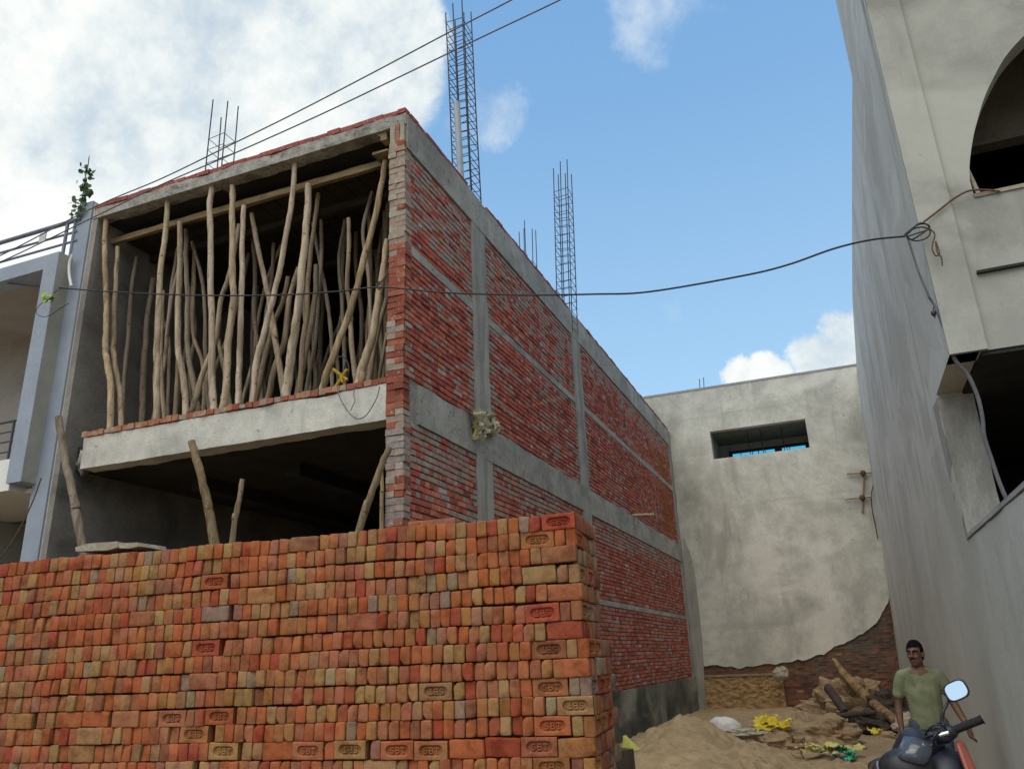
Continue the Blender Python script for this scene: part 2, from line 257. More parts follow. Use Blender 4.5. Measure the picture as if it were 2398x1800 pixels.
def plaster_wavy():
    """grey side wall: long trowel waves running down the plaster"""
    m, t, b = matbase('wavy_grey_plaster', .85, .25)
    co = t.new('ShaderNodeTexCoord').outputs['Object']
    mp = t.new('ShaderNodeVectorMath', {0: co, 1: (1, .24, .13)}, operation='MULTIPLY').outputs[0]
    n1 = t.new('ShaderNodeTexNoise', {'Vector': mp, 'Scale': 1.25, 'Detail': 4.0, 'Roughness': .5, 'Distortion': 1.1})
    n2 = t.new('ShaderNodeTexNoise', {'Vector': co, 'Scale': .45, 'Detail': 6.0})
    n3 = t.new('ShaderNodeTexNoise', {'Vector': co, 'Scale': 30.0, 'Detail': 6.0})
    n4 = t.new('ShaderNodeTexNoise', {'Vector': mp, 'Scale': 4.5, 'Detail': 4.0, 'Distortion': 2.0})
    c = t.ramp(n1.outputs['Fac'], [(.34, (.44, .44, .40)), (.47, (.50, .50, .465)), (.57, (.55, .555, .53)), (.70, (.46, .46, .425))])
    c = t.mix(t.math('MULTIPLY', t.sstep(n4.outputs['Fac'], .54, .70), .5), c, (.33, .335, .30, 1))
    for (st_, sc_, lo_, hi_, am_, rc_) in (((1, .5, .5), .9, .52, .62, .55, (.36, .355, .315, 1)), ((1, .35, .9), 2.2, .57, .66, .5, (.60, .60, .57, 1)), ((1, 1.2, .22), 1.6, .60, .68, .5, (.27, .265, .235, 1))):
        q = t.new('ShaderNodeVectorMath', {0: co, 1: st_}, operation='MULTIPLY').outputs[0]
        c = t.mix(t.math('MULTIPLY', t.sstep(t.new('ShaderNodeTexNoise', {'Vector': q, 'Scale': sc_, 'Detail': 6.0, 'Distortion': .4}).outputs['Fac'], lo_, hi_), am_), c, rc_)
    sep = t.new('ShaderNodeSeparateXYZ', {0: co})
    c = t.mix(t.math('MULTIPLY', t.sstep(t.math('ADD', sep.outputs[2], t.math('MULTIPLY', n2.outputs['Fac'], 5.0)), 7.5, 3.5), .75), c, t.mix(n1.outputs['Fac'], (.36, .36, .305, 1), (.50, .50, .43, 1)))
    c = t.mix(1.0, c, t.ramp(n3.outputs['Fac'], [(.3, (.9, .9, .9)), (.7, (1.06, 1.06, 1.06))]), 'MULTIPLY')
    t.l.new(c, b.inputs['Base Color'])
    bp = t.new('ShaderNodeBump', {'Height': t.math('ADD', n1.outputs['Fac'], t.math('MULTIPLY', n3.outputs['Fac'], .08)), 'Strength': .3, 'Distance': .012})
    t.l.new(bp.outputs[0], b.inputs['Normal'])
    return m
M['plaster_side'] = plaster_wavy()

def glass_mat(name, tint, mixv):
    m = bpy.data.materials.new(name); m.use_nodes = True; t = NT(m.node_tree); t.n.clear()
    tr = t.new('ShaderNodeBsdfTransparent', {'Color': tint}); gl = t.new('ShaderNodeBsdfGlossy', {'Color': (.9, .95, 1, 1), 'Roughness': .05})
    mx = t.new('ShaderNodeMixShader', {0: mixv, 1: tr.outputs[0], 2: gl.outputs[0]})
    t.new('ShaderNodeOutputMaterial', {'Surface': mx.outputs[0]})
    return m
M['cyan_glass'] = glass_mat('cyan_tinted_glass', (.45, .92, 1.0, 1), .12)
m_, t_, b_ = matbase('mirror_glass', .02, .5); b_.inputs['Metallic'].default_value = 1; b_.inputs['Base Color'].default_value = (.92, .94, .96, 1); M['mirror'] = m_
m_, t_, b_ = matbase('smoked_dial_glass', .12, .8)
nz = t_.new('ShaderNodeTexNoise', {'Vector': t_.new('ShaderNodeTexCoord').outputs['Object'], 'Scale': 9.0, 'Detail': 4.0})
t_.l.new(t_.mix(nz.outputs['Fac'], (.035, .042, .055, 1), (.07, .082, .10, 1)), b_.inputs['Base Color']); M['dial'] = m_

# ------------------------------------------------------------------ mesh helpers
WLOC = {}
class MB:
    def __init__(s): s.v = []; s.f = []; s.c = []; s.sm = []
    def add(s, vs, fs, col=None, smooth=False):
        o = len(s.v); s.v.extend([tuple(map(float, v)) for v in vs])
        for f in fs: s.f.append(tuple(i + o for i in f)); s.c.append(col or (1, 1, 1, 1)); s.sm.append(smooth)
        return s
    def box(s, a, b, jit=0.0, rot=None, col=None):
        a, b = np.minimum(a, b), np.maximum(a, b); ctr = (np.array(a) + b) / 2
        vs = []
        for i in range(8):
            p = np.array([b[0] if i & 1 else a[0], b[1] if i & 2 else a[1], b[2] if i & 4 else a[2]], float)
            if rot is not None: p = np.array(rot @ Vector(p - ctr)) + ctr
            if jit: p = p + np.random.uniform(-jit, jit, 3)
            vs.append(p)
        return s.add(vs, [(0, 2, 3, 1), (4, 5, 7, 6), (0, 1, 5, 4), (2, 6, 7, 3), (0, 4, 6, 2), (1, 3, 7, 5)], col)
    def hexa(s, p8, col=None):                       # p8: bottom ring of four, top ring of four
        return s.add(p8, [(0, 3, 2, 1), (4, 5, 6, 7), (0, 1, 5, 4), (1, 2, 6, 5), (2, 3, 7, 6), (3, 0, 4, 7)], col)
    def tube(s, pts, rad, n=8, wob=0.0, caps=True, col=None, seed=0):
        pts = [Vector(p) for p in pts]; R = rad if isinstance(rad, (list, tuple)) else [rad] * len(pts)
        vs = []; fs = []; up = Vector((.13, .97, .21))
        T0 = (pts[1] - pts[0]).normalized(); x = T0.cross(up).normalized()
        for i, p in enumerate(pts):
            t = (pts[min(i + 1, len(pts) - 1)] - pts[max(i - 1, 0)]).normalized()
            x = (x - t * x.dot(t)).normalized(); y = t.cross(x)
            for k in range(n):
                a = 2 * math.pi * k / n; r = R[i]
                if wob: r *= 1 + wob * noise.noise(Vector((math.cos(a) * 1.3 + seed * 7.3, math.sin(a) * 1.3, i * .55 + seed)))
                vs.append(p + (x * math.cos(a) + y * math.sin(a)) * r)
        for i in range(len(pts) - 1):
            for k in range(n):
                fs.append((i * n + k, i * n + (k + 1) % n, (i + 1) * n + (k + 1) % n, (i + 1) * n + k))
        s.add(vs, fs, col, True)
        if caps: s.add([vs[k] for k in range(n)], [tuple(reversed(range(n)))], col); s.add(vs[-n:], [tuple(range(n))], col)
        return s
    def blob(s, ctr, rad, seg=20, ring=14, amp=0.0, freq=2.0, seed=0, flat=None, col=None, smooth=True):
        vs = []; fs = []
        for i in range(ring + 1):
            th = math.pi * i / ring
            for k in range(seg):
                ph = 2 * math.pi * k / seg
                d = Vector((math.sin(th) * math.cos(ph), math.sin(th) * math.sin(ph), math.cos(th)))
                m = 1 + amp * (noise.fractal(d * freq + Vector((seed * 3.7, seed, 0)), 1.0, 2.1, 4))
                p = Vector((d.x * rad[0] * m, d.y * rad[1] * m, d.z * rad[2] * m)) + Vector(ctr)
                if flat is not None and p.z < flat: p.z = flat
                vs.append(p)
        for i in range(ring):
            for k in range(seg): fs.append((i * seg + k, (i + 1) * seg + k, (i + 1) * seg + (k + 1) % seg, i * seg + (k + 1) % seg))
        return s.add(vs, fs, col, smooth)
    def build(s, name, material, parent=None, colattr=False, smooth=None, base=None):
        V = np.array(s.v)
        if parent is not None: o0 = WLOC[parent.name]
        elif base is not None: o0 = np.array(base, float)
        else: o0 = np.array([(V[:, 0].min() + V[:, 0].max()) / 2, (V[:, 1].min() + V[:, 1].max()) / 2, V[:, 2].min()])
        me = bpy.data.meshes.new(name); me.from_pydata([tuple(p) for p in (V - o0)], [], s.f)
        me.polygons.foreach_set('use_smooth', [bool(x) if smooth is None else smooth for x in s.sm])
        if colattr:
            at = me.color_attributes.new('Col', 'FLOAT_COLOR', 'CORNER')
            arr = np.repeat(np.array(s.c, float), [len(f) for f in s.f], axis=0)
            at.data.foreach_set('color', arr.ravel())
        me.materials.append(material); me.update()
        return link(name, me, parent, o0)

def link(name, me, parent=None, loc=(0, 0, 0)):
    o = bpy.data.objects.new(name, me); COL.objects.link(o)
    if parent is not None: o.parent = parent; WLOC[o.name] = WLOC[parent.name]
    else: o.location = tuple(loc); WLOC[o.name] = np.array(loc, float)
    return o
def tag(o, label=None, cat=None, group=None, kind=None):
    if label: o['label'] = label
    if cat: o['category'] = cat
    if group: o['group'] = group
    if kind: o['kind'] = kind
    return o
def thing(name, loc, label, cat, group=None):
    o = link(name, None, None, loc); o.empty_display_size = .3
    return tag(o, label, cat, group)

def plate(outer, holes, axis, at, depth, mb=None):
    """flat wall with openings: outline in the two other axes, extruded from `at` by `depth` along the axis"""
    mb = mb or MB(); bm = bmesh.new(); E = []
    for loop in [outer] + list(holes):
        vs = [bm.verts.new((p[0], p[1], 0)) for p in loop]
        for i in range(len(vs)): E.append(bm.edges.new((vs[i], vs[(i + 1) % len(vs)])))
    bmesh.ops.triangle_fill(bm, use_beauty=True, use_dissolve=False, edges=E)
    bm.verts.index_update(); n = len(bm.verts)
    def P(p, w):
        return {0: (w, p[0], p[1]), 1: (p[0], w, p[1]), 2: (p[0], p[1], w)}[axis]
    vs = [P(v.co, at) for v in bm.verts] + [P(v.co, at + depth) for v in bm.verts]
    fs = []
    for f in bm.faces:
        idx = [v.index for v in f.verts]; fs.append(tuple(idx)); fs.append(tuple(i + n for i in reversed(idx)))
    for e in bm.edges:
        if len(e.link_faces) == 1:
            a, b = e.verts[0].index, e.verts[1].index; fs.append((a, b, b + n, a + n))
    bm.free(); mb.add(vs, fs)
    return mb

def fixn(o):
    bm = bmesh.new(); bm.from_mesh(o.data); bmesh.ops.recalc_face_normals(bm, faces=bm.faces); bm.to_mesh(o.data); bm.free(); return o

def dense(pts, n=5):
    """smooth Catmull-Rom curve through points"""
    P = [np.array(p, float) for p in pts]
    if len(P) < 3:
        return [P[0] + (P[-1] - P[0]) * t for t in np.linspace(0, 1, n + 1)]
    Q = [2 * P[0] - P[1]] + P + [2 * P[-1] - P[-2]]; out = []
    for i in range(1, len(Q) - 2):
        p0, p1, p2, p3 = Q[i - 1:i + 3]
        for k in range(n):
            t = k / n
            out.append(.5 * ((2 * p1) + (-p0 + p2) * t + (2 * p0 - 5 * p1 + 4 * p2 - p3) * t * t + (-p0 + 3 * p1 - 3 * p2 + p3) * t ** 3))
    out.append(P[-1]); return out

random.seed(7); np.random.seed(7)
ORD = ['first', 'second', 'third', 'fourth', 'fifth', 'sixth', 'seventh', 'eighth', 'ninth', 'tenth', 'eleventh', 'twelfth', 'thirteenth',
       'fourteenth', 'fifteenth', 'sixteenth', 'seventeenth', 'eighteenth', 'nineteenth', 'twentieth']
def ordn(i):
    if i < 20: return ORD[i]
    tens = ['', '', 'twenty', 'thirty', 'forty', 'fifty', 'sixty', 'seventy']; ties = ['', '', 'twentieth', 'thirtieth', 'fortieth', 'fiftieth', 'sixtieth', 'seventieth']
    k = i + 1
    return ties[k // 10] if k % 10 == 0 else tens[k // 10] + '-' + ORD[k % 10 - 1]

# ------------------------------------------------------------------ ground
def heap(x, y):
    return 0.0
def gz(x, y):
    z = .05 * noise.fractal(Vector((x * .6, y * .6, 3.1)), 1.0, 2.0, 4)
    if -5 < x < 2.2 and 8 < y < 27:
        z += .09 * max(0, noise.fractal(Vector((x * 1.7, y * 1.4, 9.7)), 1.0, 2.0, 5)) + .03
    return z
xs = np.unique(np.concatenate([np.linspace(-400, -14, 14), np.linspace(-14, -5, 14), np.linspace(-5, 2.4, 75), np.linspace(2.4, 10, 10), np.linspace(10, 400, 14)]))
ys = np.unique(np.concatenate([np.linspace(-400, -6, 14), np.linspace(-6, 8, 22), np.linspace(8, 28, 150), np.linspace(28, 500, 16)]))
gm = MB()
nx, ny = len(xs), len(ys)
gm.add([(x, y, gz(x, y)) for y in ys for x in xs], [(j * nx + i, j * nx + i + 1, (j + 1) * nx + i + 1, (j + 1) * nx + i) for j in range(ny - 1) for i in range(nx - 1)], None, True)
tag(gm.build('ground', M['earth'], base=(0, 0, 0)), 'bare trodden earth of the building plot and lane', 'ground', kind='structure')

# ------------------------------------------------------------------ the brick building under construction
XS, YF, XL, YB = -4.5, 8.0, -10.3, 26.4
bld = thing('brick_building', ((XS + XL) / 2, 17, 0), 'unfinished two storey red brick building with open timber-propped front', 'building')

def brick(mb, P, u0, u1, v0, v1, w0, w1, col, ch=.006, jit=.0025):
    r = lambda: random.uniform(-jit, jit)
    ring = [(u0, v0), (u1, v0), (u1, v1), (u0, v1)]
    ring = [(a + r(), b + r()) for a, b in ring]
    cu, cv = (u0 + u1) / 2, (v0 + v1) / 2
    vs = [P(a, b, w0) for a, b in ring] + [P(a, b, w1 - ch) for a, b in ring]
    t = r() * 1.5
    vs += [P(a + (ch if a < cu else -ch), b + (ch if b < cv else -ch), w1 + r() + t) for a, b in ring]
    fs = []
    for k in (0, 4):
        for i in range(4):
            j = (i + 1) % 4; fs.append((k + i, k + j, k + 4 + j, k + 4 + i))
    fs.append((8, 9, 10, 11)); mb.add(vs, fs, col)

def lerp(a, b, t): return tuple(a[i] + (b[i] - a[i]) * t for i in range(3)) + (1,)
REDS = [(.48, .118, .076), (.41, .098, .068), (.50, .150, .095), (.33, .088, .068), (.45, .128, .090), (.52, .19, .125)]
GREY = (.36, .315, .27)
def wallcol(y, z):
    c = random.choice(REDS); k = random.uniform(.8, 1.15); c = tuple(v * k for v in c)
    p = .09 + .42 * max(0, noise.noise(Vector((y * .55, z * .9, 1.7))) + .02)
    if 8.33 - z < .55 + .9 * max(0, 1 - (y - 8) / 6): p = max(p, .80 - .35 * (8.33 - z))
    if 0 < 4.5 - z < .5: p = max(p, .75)
    for yc in (10.0, 10.8, 15.2, 16.05, 26.0):
        if abs(y - yc) < .14: p = max(p, .7)
    for (yc, za, zb, w) in ((13.45, 5.4, 8.3, .13), (12.0, 2.6, 4.4, .16), (13.9, 5.2, 6.9, .12), (14.4, 6.5, 8.3, .3)):
        if abs(y - yc) < w and za < z < zb: p = max(p, .75)
    if random.random() < p: c = lerp(c, GREY, random.uniform(.45, .95))
    elif random.random() < .035: c = lerp(c, (.5, .45, .42), random.uniform(.4, .9))
    if 22.8 < y < 25.6 and 5.2 < z < 7.6:
        q = max(0, 1 - abs(y - 24.4) / 1.6) * (.4 + .6 * noise.noise(Vector((y * 3, z * .8, 5))) + .3); c = lerp(c, (.33, .115, .025), max(0, min(1, q)))
    return (*c[:3], 1)

PS = lambda u, v, w: (w, u, v)                                   # side wall: u = y, v = z, w = x
core = MB(); core.box((-4.73, 8.05, .9), (-4.528, 26.3, 8.86))
core.build('wall_core', M['mortar'], bld)
rows_b = [(1.0, 2.66), (2.79, 4.46), (5.02, 6.74), (6.88, 8.30)]
cols_b = [(8.03, 10.12), (10.68, 15.34), (15.94, 25.98)]
for (z0, z1) in rows_b:
    for (y0, y1) in cols_b:
        mb = MB(); n = max(1, round((z1 - z0) / .0835)); h = (z1 - z0) / n
        for i in range(n):
            L = .121 if i % 2 else .243
            y = y0 - random.uniform(0, .1) - (.06 if i % 2 else 0)
            dzr = random.uniform(-.004, .004)
            while y < y1 - .02:
                l = L * random.uniform(.94, 1.06); a, b = max(y, y0), min(y + l, y1)
                if b - a > .03:
                    w = .004 * math.sin(a * .7 + i) + random.uniform(-.004, .004) + (.012 if random.random() < .03 else 0)
                    zb = z0 + i * h + dzr + .006 * math.sin(a * 1.3 + z0)
                    brick(mb, PS, a + .004, b - .004, zb + .007, zb + h - .009, -4.54, -4.5 + w, wallcol((a + b) / 2, zb + h / 2))
                y += l
        mb.build('brick_panel', M['brickwall'], bld, colattr=True)
def rough_box(a, b, n, amp, seed, mb=None):
    """a long cast member whose faces wander a little"""
    mb = mb or MB(); a = np.array(a, float); b = np.array(b, float); ax = int(np.argmax(b - a)); o = [i for i in range(3) if i != ax]
    vs = []; fs = []; m = 3
    ring = []
    for k in range(4 * m):
        t = k / m; s, f = int(t), t - int(t)
        cs = [(0, 0), (1, 0), (1, 1), (0, 1), (0, 0)]; ring.append((cs[s][0] + (cs[s + 1][0] - cs[s][0]) * f, cs[s][1] + (cs[s + 1][1] - cs[s][1]) * f))
    K = len(ring)
    for i in range(n + 1):
        for q, (p0, p1) in enumerate(ring):
            p = np.zeros(3); p[ax] = a[ax] + (b[ax] - a[ax]) * i / n
            p[o[0]] = a[o[0]] + (b - a)[o[0]] * p0; p[o[1]] = a[o[1]] + (b - a)[o[1]] * p1
            d = noise.fractal(Vector(p * 2.3) + Vector((seed, 0, 0)), 1, 2, 4) * amp
            p[o[0]] += d * (1 if p0 > .5 else -1); p[o[1]] += d * (1 if p1 > .5 else -1)
            vs.append(p)
    for i in range(n):
        for q in range(K): fs.append((i * K + q, i * K + (q + 1) % K, (i + 1) * K + (q + 1) % K, (i + 1) * K + q))
    fs.append(tuple(range(K))[::-1]); fs.append(tuple(n * K + k for k in range(K)))
    return mb.add(vs, fs)
for (a, b) in ((10.12, 10.68), (15.36, 15.92), (25.98, 26.42)):
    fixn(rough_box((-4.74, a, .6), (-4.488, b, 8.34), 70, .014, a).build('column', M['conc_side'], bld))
fl = MB(); ring = [dd(*q) for q in ((1476, 1160), (1489, 1190), (1498, 1230), (1507, 1300), (1515, 1380), (1521, 1470), (1524, 1560), (1490, 1560), (1480, 1400))]
ring = [onY(x, y, 26.40) for x, y in ring]; n = len(ring)
fl.add(ring + [p + np.array((0, .12, 0)) for p in ring], [tuple(range(n))[::-1]] + [(i, i + n, (i + 1) % n + n, (i + 1) % n) for i in range(n)]); fixn(fl.build('mortar_fillet', M['conc_side'], bld))
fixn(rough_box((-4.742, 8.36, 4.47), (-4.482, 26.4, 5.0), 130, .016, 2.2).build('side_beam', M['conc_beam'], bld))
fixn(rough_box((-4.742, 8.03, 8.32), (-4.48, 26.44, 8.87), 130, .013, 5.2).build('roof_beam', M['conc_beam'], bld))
for z0, z1 in ((6.745, 6.875), (2.67, 2.78)):
    for (a, b) in cols_b: fixn(rough_box((-4.6, a, z0), (-4.496, b, z1), 30, .006, z0 + a).build('tie_band', M['conc_beam'], bld))
pl = MB(); rough_box((-4.76, 8.0, -.3), (-4.47, 26.6, .985), 60, .02, 8.1, pl); fixn(pl.build('plinth', M['plinth'], bld))
# front pier: one stretcher / two headers by turns
mb = MB(); z = .5; i = 0; PP = lambda u, v, w: (u, w, v)
while z < 8.36:
    h = .0835; dx = .008 * math.sin(z * 2.1) + random.uniform(-.005, .005)
    spans = [(-4.735, -4.5)] if i % 2 else [(-4.735, -4.62), (-4.615, -4.5)]
    for (a, b) in spans:
        p = .85 if z > 6.8 else (.25 if z > 4.6 else .35)
        c = random.choice([(.34, .115, .065), (.30, .095, .06), (.36, .14, .085), (.27, .08, .055)])
        if random.random() < p: c = lerp(c, (.40, .37, .30), random.uniform(.55, .95))
        if z < 4.3 and a < -4.7 and random.random() < .7: c = lerp(c, (.30, .28, .25), .8)
        o = random.uniform(-.008, .008)
        brick(mb, PP, a + dx + .003, b + dx - .003 + random.uniform(-.004, .008), z + .006, z + h - .012, 8.16, 7.985 + o, (*c[:3], 1), ch=-.006, jit=.004)
    z += h; i += 1
fixn(mb.build('front_pier', M['brickwall'], bld, colattr=True))
pc = MB(); pc.box((-4.722, 8.03, .3), (-4.525, 8.2, 8.36)); pc.build('pier_core', M['mortar'], bld)
mb = MB()
for k, (x, c) in enumerate(((-4.70, (.40, .36, .29, 1)), (-4.625, (.36, .17, .11, 1)), (-4.55, (.38, .35, .28, 1)))):
    mb.box((x - .033, 7.985, 8.42), (x + .033, 8.12, 8.70 + .02 * k), .006, col=c)
mb.build('corner_bricks', M['brickwall'], bld, colattr=True)
# roof slab, fascia, coping
fixn(rough_box((-10.3, 8.0, 8.70), (-4.50, 8.22, 8.885), 90, .02, 1.3).build('roof_fascia', M['conc_roof'], bld))
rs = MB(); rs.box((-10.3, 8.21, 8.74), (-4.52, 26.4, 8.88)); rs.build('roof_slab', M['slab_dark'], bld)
mb = MB(); x = -10.28
while x < -4.6:
    l = .235 * random.uniform(.95, 1.05); c = lerp((.36, .10, .085), (.30, .085, .07), random.random())
    mb.box((x, 8.0 + random.uniform(-.012, .012), 8.892), (min(x + l - .008, -4.5), 8.115, 8.962 + random.uniform(-.006, .006)), .004, col=(*c[:3], 1)); x += l
mb.build('coping_bricks', M['brickwall'], bld, colattr=True); mb = MB(); y = 8.13
while y < 26.2:
    if 9.9 < y < 10.75 or 15.2 < y < 15.9:
        if mb.v: mb.build('coping_bricks', M['brickwall'], bld, colattr=True)
        mb = MB(); y = 10.78 if y < 11 else 15.95
    l = .235 * random.uniform(.95, 1.05)
    if not (9.95 < y < 10.75 or 15.35 < y + l and y < 15.9):
        c = lerp((.33, .09, .08), (.25, .075, .065), random.random())
        mb.box((-4.62, y, 8.875), (-4.485 + random.uniform(-.012, .012), y + l - .008, 8.948 + random.uniform(-.006, .006)), .004, col=(*c[:3], 1))
    y += l
mb.build('coping_bricks', M['brickwall'], bld, colattr=True)
# first floor front beam, its brick sill, floor slab
fb = rough_box((-9.76, 8.0, 4.475), (-4.745, 8.26, 4.935), 90, .016, 4.4); fixn(fb.build('front_beam', M['conc_front'], bld))
fb = MB(); fb.blob((-9.80, 8.1, 4.62), (.10, .09, .19), 16, 12, .5, 2.4, 3); fb.build('broken_beam_end', M['conc_roof'], bld)
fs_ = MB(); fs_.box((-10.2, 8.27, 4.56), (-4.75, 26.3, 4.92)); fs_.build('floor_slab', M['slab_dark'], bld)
mb = MB(); x = -9.80
while x < -4.78:
    l = .113 * random.uniform(.9, 1.1); c = random.choice([(.36, .13, .075), (.40, .18, .10), (.33, .11, .07), (.42, .24, .15), (.36, .27, .2)])
    mb.box((x, 7.985 + random.uniform(-.015, .01), 4.945), (min(x + l - .008, -4.745), 8.2, 5.018 + random.uniform(-.01, .01)), .007, col=(*c, 1)); x += l
mb.build('sill_bricks', M['brickwall'], bld, colattr=True)
iw = MB(); iw.box((-10.3, 8.02, -.2), (-10.19, 26.3, 8.70)); iw.build('inner_wall', M['inner_wall'], bld)
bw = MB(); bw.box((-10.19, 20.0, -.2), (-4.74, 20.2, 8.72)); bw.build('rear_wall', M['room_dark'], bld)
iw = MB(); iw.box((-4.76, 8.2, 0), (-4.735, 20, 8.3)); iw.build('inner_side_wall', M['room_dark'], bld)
for x0 in (-9.0, -7.2, -5.6):
    mb = MB(); mb.box((x0 - .12, 9.5, 4.36), (x0 + .12, 20, 4.558)); mb.build('floor_rib', M['slab_dark'], bld)
# reinforcement standing out of the columns
def cage(bx, by, bz, top, w, d, nb, ht, step, lbl, seed, free=.45):
    rnd = random.Random(seed); stl = []; T = np.array(top); B = np.array((bx, by, bz))
    ax = (T - B) / np.linalg.norm(T - B); Lz = np.linalg.norm(T - B)
    def P(u, v, t): return B + ax * t + np.array((u, v, 0))
    t = .1
    while t < Lz - free:
        c = [(-w, -d), (w, -d), (w, d), (-w, d), (-w, -d)]
        j = rnd.uniform(-.02, .02)
        mb = MB(); stl.append(mb)
        for (a, b) in zip(c[:-1], c[1:]): mb.tube([P(a[0], a[1], t + j * a[0] * 8), P(b[0], b[1], t + j * b[0] * 8)], .007, 5)
        t += step * rnd.uniform(.85, 1.15)
    root = None
    sp = [(-w, -d), (w, -d), (w, d), (-w, d), (0, -d), (0, d)][:nb]
    for (u, v) in sp:
        b = MB(); e = Lz - rnd.uniform(0, .35)
        b.tube(dense([P(u, v, 0), P(u + rnd.uniform(-.012, .012), v, e * .5), P(u + rnd.uniform(-.03, .03), v + rnd.uniform(-.02, .02), e)], 4), .0125, 6)
        if root is None: root = b.build('rebar_cage', M['steel'], bld); root['label'] = lbl
        else: b.build('bar', M['steel'], root)
    for s_ in stl: s_.build('stirrup', M['steel'], root)
def topat(x, y, Y): return onY(*dd(x, y), Y)
cage(-4.66, 10.4, 8.4, topat(988, 10, 10.4), .16, .20, 6, 3.6, .165, 'tall reinforcement cage above the first side column', 1)
cage(-4.66, 15.64, 8.4, topat(1213, 350, 15.64), .17, .20, 6, 4, .2, 'reinforcement cage above the second side column', 2, .8)
cage(-10.02, 10.4, 8.4, topat(487, 212, 10.4), .19, .16, 4, 4, .3, 'open reinforcement cage above the left column', 3, .8)
cage(-6.2, 17.5, 8.4, topat(1138, 481, 17.5), .17, .17, 5, 4, .2, 'short cluster of bars far back on the roof', 4, 1.2)
p0 = onY(*dd(986, 222), 10.0); vp = MB(); vp.tube([(p0[0] + .06, 10.0, 8.7), (p0[0], 10.0, p0[2])], .055, 14); vp.build('vent_pipe', M['pvc'], bld)

# shuttering under the roof slab
bt = MB(); rough_box((-10.17, 8.30, 8.37), (-4.78, 8.37, 8.47), 50, .008, 3.3, bt)
tag(fixn(bt.build('shuttering_beam', M['board'])), 'long pale timber beam across the open first floor, held up by poles', 'timber beam')
for k in range(7):
    mb = MB(); yy = 9.1 + k * 1.5; mb.box((-10.15, yy, 8.42), (-4.8, yy + .1, 8.54), .008)
    tag(mb.build('shuttering_joist', M['board_shaded']), 'shadowed joist crossing the ceiling behind the pale timber beam', 'joist', 'joists under the roof slab')
mb = MB()
for k in range(18):
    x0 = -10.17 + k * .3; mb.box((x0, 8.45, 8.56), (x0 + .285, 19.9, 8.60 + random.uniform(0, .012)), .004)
tag(mb.build('shuttering_deck', M['board_shaded']), 'shadowed deck of planks carrying the roof slab', 'plank deck')
bp_ = [onY(*A_(x, y), 8.12) for x, y in ((1410, 660), (1615, 548), (1690, 600), (1500, 660))]
mb = MB(); q = [np.array(p) for p in bp_]
mb.hexa([q[0], q[1], q[1] + (0.02, .30, .05), q[0] + (.02, .30, .05)] + [q[0] + (0, 0, .025), q[1] + (0, 0, .025), q[1] + (.02, .30, .075), q[0] + (.02, .30, .075)])
tag(fixn(mb.build('loose_plank', M['board_grey'])), 'grey plank tilted flat under the roof edge above two poles', 'plank')
br = thing('timber_bracket', onY(*B_(800, 400), 8.05), 'small wooden bracket nailed at the top of the brick pier', 'bracket')
for (a, b, c) in (((810, 250), (845, 350), .04), ((795, 300), (835, 320), .03)):
    mb = MB()
    p, r = onY(*B_(*a), 8.05), onY(*B_(*b), 8.05); mb.box((min(p[0], r[0]), 8.04, min(p[2], r[2])), (max(p[0], r[0]), 8.12 + c, max(p[2], r[2])), .01); mb.build('block', M['board'], br)
p, r = onY(*B_(760, 400), 8.02), onY(*B_(860, 430), 8.02); mb = MB(); mb.box((p[0], 7.98, r[2] - .0), (r[0], 8.3, r[2] + .035), .008)
mb.build('shelf_board', M['board'], br)

# ------------------------------------------------------------------ poles
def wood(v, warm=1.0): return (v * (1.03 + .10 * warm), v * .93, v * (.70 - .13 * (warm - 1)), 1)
def pole(pts, Y, wpx, label, v=.36, warm=1.0, group='propping poles on the first floor', foot=None, lean=0.0, name='prop_pole', taper=.12):
    """pts: picture points from top to foot; the pole stands at depth Y (its top leans `lean` metres deeper)"""
    keep = [pts[0]]
    for p in pts[1:]:
        if math.hypot(p[0] - keep[-1][0], p[1] - keep[-1][1]) > 26: keep.append(p)
    pts = keep; n = len(pts); P = []
    for k, p in enumerate(pts):
        yy = Y + lean * (1 - k / (n - 1)); P.append(onY(*p, yy))
    if foot is not None:
        e = P[-1].copy(); d = P[-1] - P[-2]
        if e[2] > foot: e = e + d * ((foot - e[2]) / d[2]) if abs(d[2]) > 1e-3 else e; P.append(e)
    C = dense(P, 6); m = len(C); px = FPX / pj(P[len(P) // 2])[2]
    r = wpx * 1.1 / 2 / px; sd = random.random() * 50
    C = [c + np.array((noise.noise(Vector((sd, i * .33, 0))), 0, 0)) * r * .35 for i, c in enumerate(C)]
    R = [r * (1 - taper + 2 * taper * i / (m - 1)) * (1 + .12 * noise.noise(Vector((i * .8, sd, 0)))) * (1.1 if random.random() < .06 else 1) for i in range(m)]
    o = MB().tube(C, R, 10, .12, seed=sd).build(name, M['pole'])
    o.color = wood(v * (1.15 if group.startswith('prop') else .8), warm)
    tag(o, label, 'pole', group)
    return o
FL = 4.94
k = 1 / 2.765
def ca(A=(), Cc=(), B=(), E=()): return [A_(*p) for p in A] + [B_(*p) for p in B] + [C_(*p) for p in Cc] + [E_(*p) for p in E]
pole(ca([(690, 845), (678, 1000), (682, 1200), (690, 1400), (685, 1640)], [(745, 60), (760, 150), (785, 350), (778, 600)]), 8.10, 12.5, 'tan pole standing leftmost in the first floor opening', .36, 1.7, foot=FL)
pole(ca([(762, 1045), (752, 1250), (740, 1450), (738, 1640)], [(800, 60), (820, 200), (850, 400), (855, 590)]), 8.22, 10.5, 'slim tan pole second from the left, bending right at its foot', .34, 1.4, foot=FL)
